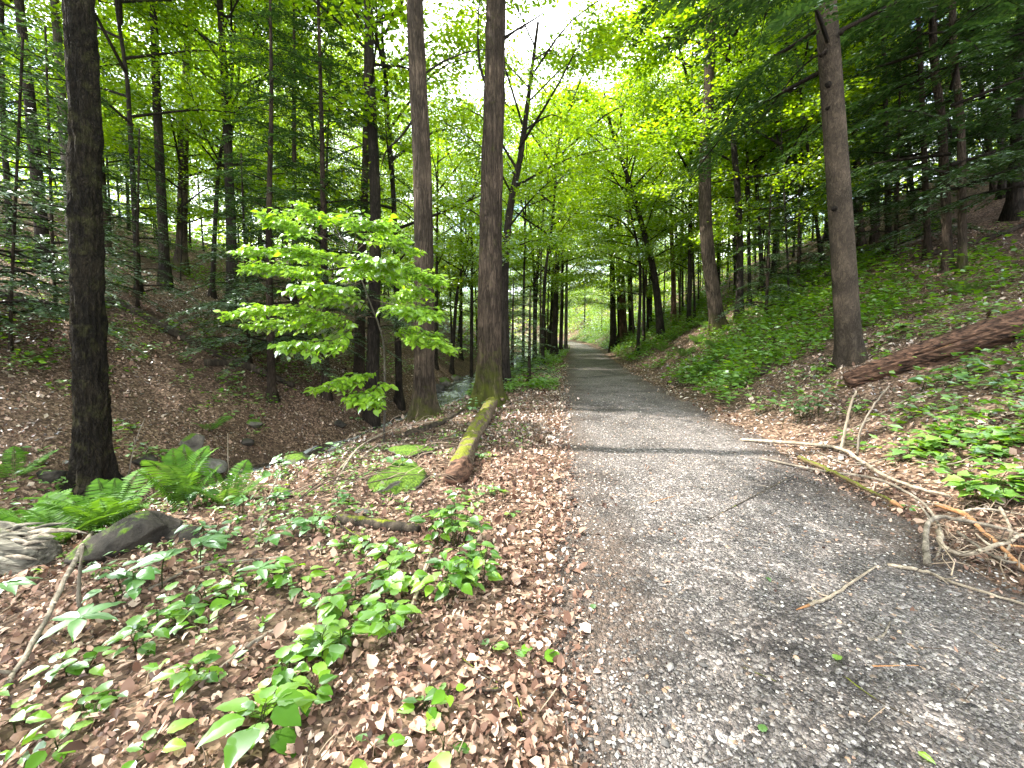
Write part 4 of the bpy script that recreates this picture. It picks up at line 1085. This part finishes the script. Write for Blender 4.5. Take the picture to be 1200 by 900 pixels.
CL = [
    (528, 640, 60, 44, .085, 'tall leafy clump beside the path, upper part of the green patch', 'herb', .32), (560, 685, 80, 44, .075, 'leafy clump spilling over the verge toward the gravel', 'herb', .22),
    (520, 700, 50, 18, .085, 'leafy plant around the pale barkless stick', 'herb', .16), (455, 695, 80, 26, .085, 'spreading plant patch left of the pale barkless stick', 'herb', .14),
    (400, 715, 90, 26, .085, 'broad low plant patch in the middle of the left litter', 'herb', .13), (368, 770, 100, 26, .09, 'bright leafy patch just above the large-leaved plant', 'herb', .13),
    (440, 745, 80, 18, .085, 'plant patch nearest the three bare seedlings', 'herb', .13), (300, 862, 50, 9, .115, 'large-leaved bright plant at the bottom', 'herb', .14),
    (330, 810, 60, 10, .08, 'small plant right above the large-leaved one', 'herb', .1), (215, 735, 90, 18, .08, 'cool green plants in the litter left of the grey stick', 'herb', .12),
    (265, 700, 80, 18, .075, 'plant patch behind the grey stick in the litter', 'herb', .12), (165, 765, 60, 9, .08, 'sparse seedlings lower left of the cool green patch', 'herb', .1),
    (20, 862, 60, 7, .07, 'low seedling at the lower left edge', 'herb', .07), (125, 830, 70, 9, .065, 'scattered seedlings in litter near the lower left corner', 'herb', .07),
    (183, 890, 40, 5, .075, 'small seedling at the bottom edge, left of the large-leaved plant', 'herb', .07), (440, 884, 36, 4, .07, 'two-leaved seedling at the bottom edge, right of the large-leaved plant', 'herb', .06),
    (520, 880, 22, 3, .11, 'single bright toothed leaf seedling at the bottom', 'herb', .07), (508, 826, 50, 9, .055, 'round-leaved seedling beside the short dark twig', 'herb', .08),
    (577, 764, 14, 2, .07, 'first bare seedling leaf on the verge, left of three', 'herb', .05), (603, 770, 18, 2, .07, 'middle bare seedling leaf on the verge', 'herb', .035), (624, 782, 18, 2, .065, 'bare seedling leaf closest to the gravel', 'herb', .035),
    (345, 632, 90, 16, .085, 'herb patch on the bank above the long twig', 'cool', .14), (300, 600, 80, 18, .08, 'herb patch right of the upright fern', 'cool', .17),
    (395, 592, 50, 9, .07, 'little herb by the small pale stone', 'cool', .12), (385, 545, 60, 12, .09, 'herb with pale leaves left of the moss mound', 'cool', .2),
    (455, 560, 46, 9, .085, 'pale-leaved herb growing on the moss mound', 'cool', .26), (425, 505, 50, 12, .09, 'herb at the foot of the beech sapling', 'cool', .25),
    (575, 585, 70, 14, .06, 'sparse greenery at the butt of the mossy log', 'herb', .1), (545, 590, 50, 10, .07, 'herb directly in front of the rotten butt of the log', 'herb', .13), (553, 484, 26, 12, .1, 'sprig at the moss-green foot of the tall rough trunk', 'cool', .3),
    (566, 540, 26, 7, .07, 'seedling growing in the shade side of the mossy log', 'cool', .1), (597, 607, 26, 6, .045, 'tiny seedlings scattered on the bright litter verge', 'herb', .05),
    (240, 590, 90, 22, .08, 'herb mass between fern and stump', 'cool', .22), (480, 600, 50, 8, .06, 'seedlings between moss mound and log butt', 'herb', .08),
    (650, 435, 40, 16, .16, 'bright herb clump on the left verge farther along the path', 'herb', .3), (625, 455, 40, 16, .15, 'darker herb clump behind the moss-footed trunk', 'cool', .4),
    (150, 700, 60, 14, .085, 'herb between the dark boulder and the palmate plant', 'cool', .15), (345, 690, 60, 16, .08, 'herb patch just above the broad low patch', 'herb', .15), (420, 650, 70, 16, .075, 'herb patch below the damp dark branch', 'herb', .13),
    (250, 640, 70, 18, .08, 'herb patch right behind the second compound plant', 'cool', .18), (325, 560, 60, 16, .09, 'herb beside the small mossy stone on the bank', 'cool', .22), (470, 660, 50, 14, .08, 'herb left of the tall leafy clump', 'herb', .14),
    (90, 790, 60, 9, .075, 'seedlings under the weathered slanting branch', 'herb', .09), (370, 830, 60, 9, .07, 'seedlings right of the small plant above the large-leaved one', 'herb', .08), (240, 800, 60, 10, .07, 'seedlings left of the grey stick end', 'herb', .09), (70, 885, 50, 7, .075, 'seedling at the bottom near the left corner', 'herb', .07),
    # right bank
    (1150, 590, 90, 26, .12, 'broad-leaved bush nearest the tangle of vines', 'lobed', .25), (1195, 585, 80, 22, .12, 'broad-leaved plant cut by the right edge above the tangle', 'lobed', .22),
    (1105, 520, 70, 14, .13, 'broad pale-leaved plant above the bent branch', 'lobed', .2), (1075, 528, 50, 9, .13, 'smaller broad-leaved plant close to the propped sticks', 'lobed', .14),
    (1180, 530, 70, 16, .12, 'leafy plant on the slope below the rotten log', 'lobed', .16), (945, 492, 80, 46, .11, 'dense dark leafy shrub at the path edge left of the log end', 'cool', .4),
    (905, 480, 50, 20, .1, 'leafy plant left of the dense dark shrub', 'herb', .22), (985, 492, 40, 14, .1, 'plant wedged against the end of the rotten log', 'herb', .22),
    (860, 455, 50, 24, .13, 'plant at the foot of the bank by the dark stub', 'cool', .35), (825, 440, 40, 24, .15, 'bushy plant at the corner of the green bank', 'cool', .4),
    (1085, 455, 60, 14, .11, 'yellowish plant under the middle of the rotten log', 'herb', .25), (1130, 445, 60, 16, .12, 'plant in the shade below the rotten log', 'cool', .2),
    (1035, 400, 60, 18, .12, 'plant right of the smooth knotted trunk foot', 'herb', .22), (955, 440, 40, 16, .12, 'plant left of the smooth knotted trunk foot', 'herb', .25),
    (1190, 450, 50, 12, .13, 'plant near the right edge under the log', 'cool', .18), (1060, 600, 24, 4, .07, 'lone seedling between mossy stick and bent branch', 'herb', .06),
]
for k, (x, y, w, n, sz, lab, lf, tall) in enumerate(CL):
    clump(x, y, w, n if n < 9 else int(n * 1.7), sz * 1.12, lab, lf, tall, seed=k)
def compound(px, py, size, n, label, tall, yaw, d=None, spread=1.0):
    c = G(px, py) if d is None else P(px, py, d)
    c[2] = hz(c[0], c[1])
    t = thing('compound_leaf_plant', label, 'plant', c, 0, 'leafy plants of the forest floor')
    mb = MB(); pp = catmull([(0, 0, -.02), (.01, 0, tall * .6), (.03, 0, tall)], 6); mb.add(*tube(pp, [.004] * 6, 5)); link('stem', mb.mesh('stem', STEM, True), t)
    for k in range(n):
        a = yaw + (k - (n - 1) / 2) * spread
        link('leaflet', LEAF['lance'][k % 3], t, (.03, 0, tall), aim((math.cos(a), math.sin(a), .12), (RNG.normal(0, .1), RNG.normal(0, .1), 1)), size * (1 - .05 * abs(k - (n - 1) / 2)))
compound(90, 748, .2, 6, 'palmate plant with six long leaflets near the slanting branch', .12, .6)
compound(190, 690, .2, 5, 'long-leaved compound plant just right of the dark boulder', .2, 2.6, spread=.6)
compound(235, 668, .19, 5, 'second long-leaved compound plant right of the dark boulder', .2, .9, spread=.6)
compound(300, 690, .17, 5, 'compound-leaved plant above the grey stick', .14, 1.2)
compound(0, 700, .2, 5, 'compound leaf reaching in at the left edge by the pale log end', .1, -.4, spread=.5)

# ------------------------------------------------------------------ ferns: each frond a part
def frond(L, seed, arch=.55):
    rng = np.random.default_rng(seed)
    n = 34
    u = np.linspace(0, 1, n)
    x = L * u * (1 - .12 * u); z = L * (arch * u - .62 * arch * u ** 2.3)
    pts = np.stack([x, np.zeros(n), z], 1)
    mb = MB(); mb.add(*tube(pts, np.linspace(.004, .001, n), 4, caps=False))
    pl = L * .22 * np.sin(np.pi * np.clip(u * .93 + .1, 0, 1)) ** .8
    P0, D0, N0, LL = [], [], [], []
    for sg in (-1, 1):
        k = np.arange(4, n)
        P0.append(pts[k]); D0.append(np.stack([.35 + 0 * k, sg * np.ones(len(k)), -.12 + rng.normal(0, .06, len(k))], 1)); N0.append(np.stack([-.3 + 0 * k, rng.normal(0, .1, len(k)), np.ones(len(k))], 1)); LL.append(pl[k])
    P0, D0, N0, LL = map(np.concatenate, (P0, D0, N0, LL))
    mb.add(*leaves8(P0, D0, N0, LL, L * .027, .04, .1, rng))
    return mb.mesh('frond', GREEN['fern'])
FROND = [frond(1.0, s_, a_) for s_, a_ in ((1, .55), (2, .75), (3, .4))]
def fern(px, py, size, n, label, d=None, seed=0, upright=0.0):
    rng = np.random.default_rng(seed)
    c = G(px, py) if d is None else P(px, py, d)
    c[2] = hz(c[0], c[1])
    t = thing('fern', label, 'fern', c, 0, 'ferns')
    for k in range(n):
        a = k * 6.283 / n + rng.uniform(-.3, .3)
        link('frond', FROND[rng.integers(3)], t, (0, 0, -.01), (rng.normal(0, .15), -rng.uniform(.1, .45) - upright, a), size * rng.uniform(.7, 1.1))
    return t
fern(75, 655, .85, 15, 'largest spreading fern behind the pale log end', 3.75, 1)
fern(15, 650, .8, 13, 'fern at the left edge beside the largest one', 3.7, 2)
fern(135, 635, .8, 12, 'fern with long tilted fronds against the dark boulder', 4.0, 3, .2)
fern(215, 612, .75, 10, 'upright fern between the dark boulder and the mossy block', 4.3, 4, .55)
fern(95, 615, .8, 11, 'fern right at the foot of the massive dark trunk', 4.5, 5, .1)
fern(265, 600, .6, 9, 'fern tucked among the herb patches right of the upright fern', 4.3, 15, .2)
fern(245, 505, .6, 8, 'small fern across the stream by the mossy block', None, 6)
fern(15, 560, .7, 8, 'shaded fern at the left edge beyond the stream', None, 7)
fern(1050, 330, .6, 9, 'fern high on the right slope past the knotted trunk', None, 8)
fern(1130, 345, .6, 9, 'fern on the right slope above the rotten log', None, 9)
fern(900, 420, .5, 9, 'fern on the bank beside the dark rotten stub', None, 10)
for k, (x, y) in enumerate([(735, 398), (755, 405), (775, 412), (800, 418), (715, 402), (790, 398), (818, 402), (845, 410), (830, 385), (770, 392)]):
    fern(x, y, .8, 10, f'{ORD[k]} fern planted from the path upward on the bright green bank' if k else 'fern leading the bright green bank beside the far path', None, 30 + k)

# ------------------------------------------------------------------ the sunlit beech sapling
SD = 7.4
sb = P(449, 492, SD); sb[2] = hz(sb[0], sb[1])
T = thing('beech_sapling', 'bright sunlit beech sapling with layered fresh green leaves beside the furrowed trunk', 'sapling', sb)
S0 = np.array(sb)
def sp(x, y, dd=0): return P(x, y, SD + dd) - S0
stem_pts = [np.array([0, 0, -.05]), sp(451, 440), sp(448, 395, -.05), sp(432, 350, -.05), sp(412, 300, 0), sp(390, 262, .1)]
mb = MB(); pp = catmull(stem_pts, 24); mb.add(*tube(pp, np.linspace(.022, .006, 24), 8)); link('stem', mb.mesh('stem', BARK['pale'], True), T)
BR = [   # branches: pixel polyline with depth offsets
    [(440, 372, 0), (380, 368, -.3), (320, 362, -.4), (262, 372, -.5)], [(438, 365, 0), (390, 378, .3), (330, 378, .4), (290, 385, .5)], [(430, 350, 0), (400, 395, -.5), (350, 400, -.8), (330, 405, -1)],
    [(450, 405, 0), (480, 395, -.2), (505, 400, -.3), (532, 415, -.3)], [(448, 392, 0), (470, 385, .3), (495, 392, .4), (515, 405, .5)], [(450, 430, 0), (430, 440, -.3), (400, 445, -.4), (365, 458, -.5)],
    [(450, 435, 0), (440, 455, -.4), (430, 462, -.6), (415, 470, -.7)],
    [(420, 320, 0), (370, 300, -.3), (320, 295, -.4), (275, 297, -.5)], [(418, 312, 0), (360, 318, .4), (315, 312, .6), (290, 320, .8)], [(405, 290, 0), (360, 270, -.2), (330, 262, -.3), (308, 256, -.4)],
    [(400, 282, 0), (380, 258, .2), (370, 250, .4), (345, 252, .5)], [(412, 300, 0), (440, 275, .2), (460, 285, .3), (490, 300, .4)], [(425, 335, 0), (465, 320, -.3), (490, 325, -.4), (520, 330, -.4)],
    [(430, 345, 0), (460, 345, .3), (480, 340, .5), (505, 350, .6)], [(425, 330, 0), (400, 340, -.7), (370, 335, -1.0), (345, 340, -1.2)], [(425, 330, 0), (430, 320, -.7), (440, 310, -1.1), (450, 305, -1.4)],
    [(410, 300, 0), (420, 270, -.5), (430, 262, -.8), (445, 262, -1)], [(432, 350, 0), (470, 360, -.5), (490, 365, -.8), (505, 372, -1)], [(412, 305, 0), (390, 300, .7), (370, 295, 1.0), (350, 300, 1.3)],
    [(432, 350, 0), (410, 352, .5), (390, 350, .9), (370, 356, 1.2)],
]
LP, LD, LN, LS = [], [], [], []
rng = np.random.default_rng(77)
for br in BR:
    pts = catmull([sp(*b) for b in br], 16)
    mb = MB(); mb.add(*tube(pts, np.linspace(.009, .002, 16), 5)); link('branch', mb.mesh('branch', BARK['brown'], True), T)
    L = np.linalg.norm(pts[-1] - pts[0]); dv = norm(pts[-1] - pts[0]); side = norm(np.cross(dv, [0, 0, 1]))
    nt = int(L * 24) + 10
    tw = MB()
    for k in range(nt):
        u = .25 + .75 * k / nt; b0 = pts[int(u * 15)]
        sg = 1 if k % 2 else -1; tl = (.5 * (1.1 - u) + .12) * rng.uniform(.7, 1.2)
        td = norm(dv * .7 + side * sg * rng.uniform(.6, 1.1) + np.array([0, 0, rng.uniform(-.45, .35)]))
        tw.add(*tube(np.array([b0, b0 + td * tl * .5, b0 + td * tl + [0, 0, -.03]]), [.003, .002, .001], 4, caps=False))
        m = int(tl / .045) + 2
        for q in range(m):
            w = (q + .6) / m; ls = 1 if q % 2 else -1
            ts = norm(np.cross(td, [0, 0, 1]))
            LP.append(b0 + td * tl * w + rng.normal(0, .008, 3)); LD.append(norm(td * .7 + ts * ls * .8 + np.array([0, 0, rng.uniform(-.85, .05)]))); LN.append(norm(np.array([rng.normal(0, .45), rng.normal(0, .45) - .15, 1.0]))); LS.append(rng.uniform(.085, .135))
    link('twigs', tw.mesh('twigs', TWIG, True), T, kind='stuff')
LP, LD, LN, LS = map(np.array, (LP, LD, LN, LS))
pick = np.argsort(LP[:, 1] - 2.2 * LS * 10 + rng.uniform(0, 1.4, len(LP)))
big, rest = pick[:300], pick[300:]
for k in big:
    link('leaf', LEAF['beech'][k % 3], T, LP[k], aim(LD[k], LN[k]), LS[k])
v, f = leaves8(LP[rest], LD[rest], LN[rest], LS[rest], LS[rest] * .62, .12, .15, rng)
link('foliage', mesh_of('foliage', v, [f], GREEN['beech']), T, kind='stuff')

# ------------------------------------------------------------------ what nobody could count: litter, gravel, undergrowth
def slope_normal(x, y):
    e = .08
    gx_ = (height(x + e, y) - height(x - e, y)) / (2 * e); gy_ = (height(x, y + e) - height(x, y - e)) / (2 * e)
    return norm(np.stack([-gx_, -gy_, np.ones_like(gx_)], 1))
rng = np.random.default_rng(5)
N = 1500000
x = rng.uniform(-15, 14, N); y = rng.uniform(.3, 24, N)
d = np.hypot(x, y); s_ = x - path_cx(y); sl = lateral(x, y)
dens = np.interp(d, [0, 2.5, 5, 9, 16, 26], [2.2, 1.1, .55, .25, .1, .05])
patch = .25 + 1.25 * np.clip(.5 + fbm(x * .9, y * .9, 3), 0, 1)
on = smooth(1.62, .8, np.abs(s_) + .3 * fbm(x * 1.6, y * 1.6, 3)) ** .45
patch = np.maximum(patch, 1.5 * (np.abs(s_ + 2.1) < .75))
acc = dens * np.minimum(patch, 1.5) * (1 - .93 * on) * (1 - .9 * ((sl < -6.2) & (sl > -8.3))) * (np.abs(x) < 1.35 * y + 1.5)
k = rng.uniform(0, 1, N) < acc * .5
x, y, s_ = x[k], y[k], s_[k]; m = len(x)
ln = slope_normal(x, y); nn = norm(ln + rng.normal(0, .25, (m, 3)))
p = np.stack([x, y, height(x, y) + rng.uniform(.004, .028, m) * np.where(np.abs(s_) < 1.4, .4, 1)], 1)
dd = rng.normal(0, 1, (m, 3))
L = (.016 + .04 * rng.uniform(0, 1, m) ** 1.5 + (rng.uniform(0, 1, m) > .93) * rng.uniform(.015, .05, m)) * np.interp(np.hypot(x, y), [2, 12], [1, 1.7]) * np.where(np.abs(s_) < 1.35, .6, 1)
W_ = L * rng.uniform(.3, .95, m); nr = np.hypot(x, y) < 6.0
mb = MB(); mb.add(*leaves8(p[nr], dd[nr], nn[nr], L[nr], W_[nr], .15, .25, rng)); mb.add(*kites(p[~nr], dd[~nr], nn[~nr], L[~nr], W_[~nr], .2))
print('litter', m)
o = link('leaf_litter', mb.mesh('leaf_litter', DEAD), kind='stuff'); o['label'] = 'curled brown dead leaves strewn over the forest floor'

N = 16000
x = rng.uniform(-9, 9, N); y = rng.uniform(.9, 13, N); d = np.hypot(x, y); s_ = x - path_cx(y); sl = lateral(x, y)
k = (rng.uniform(0, 1, N) < np.interp(d, [0, 3, 8, 14], [.5, .4, .2, .1]) * np.where(np.abs(s_) < 1.35, .12, 1)) & (np.abs(x) < 1.35 * y + 1) & ~((sl < -6.2) & (sl > -8.3))
x, y = x[k], y[k]
mb = MB()
for a, b in zip(x, y):
    th = rng.uniform(0, 6.28); ln = rng.uniform(.03, .16) * (1 + (rng.uniform() > .93) * 1.2); r = .0012 + .012 * ln
    u = np.array([-.5, 0.05, .5]); px_ = a + math.cos(th) * ln * u + rng.normal(0, ln * .05, 3); py_ = b + math.sin(th) * ln * u + rng.normal(0, ln * .05, 3)
    mb.add(*tube(np.stack([px_, py_, height(px_, py_) + .02 + rng.uniform(0, .012, 3)], 1), [r, r * .8, r * .5], 4, caps=False))
for k in range(75):                                   # fine brush in and around the tangle at the path edge
    c = G(rng.uniform(1085, 1215), rng.uniform(590, 680)); th = rng.normal(.4, .8); ln = rng.uniform(.12, .45); r = rng.uniform(.002, .005)
    u = np.linspace(-.5, .5, 5); px_ = c[0] + math.cos(th) * ln * u + rng.normal(0, ln * .04, 5); py_ = c[1] + math.sin(th) * ln * u + rng.normal(0, ln * .04, 5)
    mb.add(*tube(np.stack([px_, py_, height(px_, py_) + .02 + rng.uniform(0, .1) + .06 * np.sin(np.pi * (u + .5))], 1), np.linspace(r, r * .5, 5), 4, caps=False))
for k in range(110):                                   # and around the moss mound
    c = G(rng.uniform(370, 540), rng.uniform(490, 580)); th = rng.normal(.6, .7); ln = rng.uniform(.2, .9); r = rng.uniform(.003, .008)
    u = np.linspace(-.5, .5, 5); px_ = c[0] + math.cos(th) * ln * u + rng.normal(0, ln * .04, 5); py_ = c[1] + math.sin(th) * ln * u + rng.normal(0, ln * .04, 5)
    mb.add(*tube(np.stack([px_, py_, height(px_, py_) + .02 + rng.uniform(0, .1) + .08 * np.sin(np.pi * (u + .5))], 1), np.linspace(r, r * .5, 5), 4, caps=False))
m_, n_, l_ = new_mat('twig_litter')
g_ = n_.new('ShaderNodeNewGeometry'); r_ = ramp(n_, [(0, (0.02, 0.015, 0.012)), (.6, (0.1, 0.07, 0.05)), (1, (0.36, 0.28, 0.2))]); l_.new(g_.outputs['Random Per Island'], r_.inputs['Fac'])
principled(n_, l_, r_.outputs['Color'], .85, None, .2)
o = link('twig_litter', mb.mesh('twig_litter', m_, True), kind='stuff'); o['label'] = 'small broken twigs strewn through the dead leaves'
print('twigs', len(x))

m_, n_, l_ = new_mat('pebble')
g_ = n_.new('ShaderNodeNewGeometry')
r_ = ramp(n_, [(0, (0.06, 0.056, 0.053)), (0.5, (0.15, 0.138, 0.13)), (0.8, (0.25, 0.23, 0.215)), (0.93, (0.44, 0.42, 0.39)), (0.97, (0.33, 0.2, 0.12)), (1, (0.5, 0.47, 0.42))]); l_.new(g_.outputs['Random Per Island'], r_.inputs['Fac'])
principled(n_, l_, r_.outputs['Color'], .75, None, .35)
N = 90000
y = .7 + 11 * rng.uniform(0, 1, N) ** 1.5; s_ = rng.uniform(-1.7, 1.75, N); x = path_cx(y) + s_
k = (np.abs(x) < 1.35 * y + .6) & (rng.uniform(0, 1, N) < .45 + .5 * np.clip(fbm(x * 2.2, y * 2.2, 3) + .4, 0, 1)) & (rng.uniform(0, 1, N) < np.interp(np.abs(s_), [0, 1.3, 1.75], [1, .9, .15])) & (rng.uniform(0, 1, N) < np.interp(y, [.7, 4, 12], [.5, .45, .3]))
x, y = x[k], y[k]; m = len(x)
r = .0035 + .0075 * rng.uniform(0, 1, m) ** 2.5 + (rng.uniform(0, 1, m) > .985) * rng.uniform(.003, .012, m)
c = np.stack([x, y, height(x, y) + .006 + r * .15], 1)
oc = np.array([[1, 0, 0], [0, 1, 0], [-1, 0, 0], [0, -1, 0], [0, 0, 1], [.55, .55, .6], [-.6, .5, .55], [-.5, -.6, .6], [.6, -.5, .55]], float)
fo = np.array([[0, 1, 5], [1, 2, 6], [2, 3, 7], [3, 0, 8], [5, 1, 6], [6, 2, 7], [7, 3, 8], [8, 0, 5], [4, 5, 6], [4, 6, 7], [4, 7, 8], [4, 8, 5]])
a = rng.uniform(0, 6.28, m); ca, sa = np.cos(a), np.sin(a)
sv = oc[None] * (1 + rng.uniform(-.22, .22, (m, 9, 3))) * np.stack([r * rng.uniform(.9, 1.6, m), r, r * rng.uniform(.5, .9, m)], 1)[:, None]
v = np.stack([sv[..., 0] * ca[:, None] - sv[..., 1] * sa[:, None], sv[..., 0] * sa[:, None] + sv[..., 1] * ca[:, None], sv[..., 2]], -1) + c[:, None]
b = np.arange(m)[:, None] * 9
o = link('loose_gravel', mesh_of('loose_gravel', v.reshape(-1, 3), [np.vstack([b + t_ for t_ in fo])], m_), kind='stuff'); o['label'] = 'small loose stones scattered over the gravel path'
print('pebbles', m)

def undergrowth(name, label, n, srange, yrange, mat, hgt, leaf, per, seed, mask=None, low=.35):
    rng = np.random.default_rng(seed)
    y = yrange[0] + (yrange[1] - yrange[0]) * rng.uniform(0, 1, n) ** 1.1; s_ = rng.uniform(*srange, n); x = path_cx(y) + s_
    k = rng.uniform(0, 1, n) < np.clip(.35 + 1.8 * fbm(x * .45 + seed, y * .45, 3), 0, 1)
    if mask is not None: k &= mask(x, y, s_)
    x, y = x[k], y[k]; z = height(x, y); n = len(x)
    h = hgt * rng.uniform(.4, 1.3, n) 
    X = np.repeat(x, per); Y = np.repeat(y, per); Z = np.repeat(z, per); Hh = np.repeat(h, per); m = len(X)
    a = rng.uniform(0, 6.28, m); rr = Hh * rng.uniform(.1, .9, m)
    p = np.stack([X + rr * np.cos(a) * .6, Y + rr * np.sin(a) * .6, Z + Hh * rng.uniform(low, 1.05, m)], 1)
    d = np.stack([np.cos(a), np.sin(a), rng.uniform(-.3, .35, m)], 1)
    L = leaf * rng.uniform(.6, 1.3, m)
    v, f = kites(p, d, rand_dirs(m, rng, 1, .35), L, L * rng.uniform(.4, .7, m), .12)
    o = link(name, mesh_of(name, v, [f], mat), kind='stuff'); o['label'] = label
    return m
c_ = 0
c_ += undergrowth('undergrowth', 'dense bright green ground cover on the right bank', 14500, (1.9, 9.5), (9, 85), GREEN['herb'], .5, .15, 9, 301)
c_ += undergrowth('undergrowth', 'patchy low herbs over the near right slope', 6000, (2.2, 12), (4, 18), GREEN['herb'], .22, .11, 8, 302)
c_ += undergrowth('undergrowth', 'green verge plants on the left side of the far path', 2600, (-4.2, -1.75), (12, 60), GREEN['herb'], .34, .14, 9, 303)
c_ += undergrowth('undergrowth', 'sparse shaded herbs on the slope beyond the stream', 9000, (-26, -8.8), (5, 40), GREEN['herb'], .3, .12, 7, 304)
c_ += undergrowth('undergrowth', 'thick green cover of the far hillsides', 9000, (-45, 45), (30, 130), GREEN['herb'], .9, .36, 8, 305, lambda x, y, s: (np.abs(s) > 4))
c_ += undergrowth('undergrowth', 'tiny seedlings thinly spread over the left litter', 1500, (-6.2, -2.0), (1.4, 11), GREEN['herb'], .09, .055, 6, 306)
c_ += undergrowth('far_woods', 'far green woods massed along the crest of the left slope', 1900, (-95, -28), (12, 80), GREEN['maple'], 6.0, .5, 42, 311, None, .05)
c_ += undergrowth('far_woods', 'far green woods massed along the crest of the right slope', 1300, (30, 80), (14, 80), GREEN['maple'], 6.0, .5, 42, 312, None, .05)
c_ += undergrowth('far_woods', 'far green woods closing the valley behind the path end', 2400, (-60, 60), (84, 160), GREEN['maple'], 7.5, .7, 42, 313, lambda x, y, s: np.abs(s) > 5, .03)
c_ += undergrowth('thicket', 'leafy thicket along the stream far up the valley', 950, (-32, -4.6), (32, 95), GREEN['maple'], 2.8, .24, 48, 314, None, .05)
c_ += undergrowth('thicket', 'leafy thicket on the bank right of the far path', 650, (4.5, 30), (34, 95), GREEN['maple'], 2.4, .24, 48, 315, None, .05)
c_ += undergrowth('thicket', 'leafy thicket closing the outside of the far path bend', 900, (2.2, 16), (60, 105), GREEN['maple'], 3.4, .3, 46, 316, None, .03)
print('undergrowth leaves', c_)
for k, (x, y, sz, lab) in enumerate([(898, 679, .045, 'small green leaf fallen on the gravel above the pale stick'), (980, 777, .06, 'bright green torn leaf fallen on the gravel below the hooked twig'), (697, 716, .05, 'green leaf fallen at the dirt edge of the path'), (893, 862, .05, 'pale green leaf fallen on the gravel at the bottom'), (1075, 886, .05, 'green leaf fallen near the bottom right corner')]):
    q = G(x, y, .016)
    tag(link('fallen_leaf', LEAF['herb'][k % 3], None, q, (RNG.normal(0, .15), -.12, RNG.uniform(0, 6.28)), sz), lab, 'leaf')

print('unique triangles', sum(len(m.loops) - 2 * len(m.polygons) for m in bpy.data.meshes))
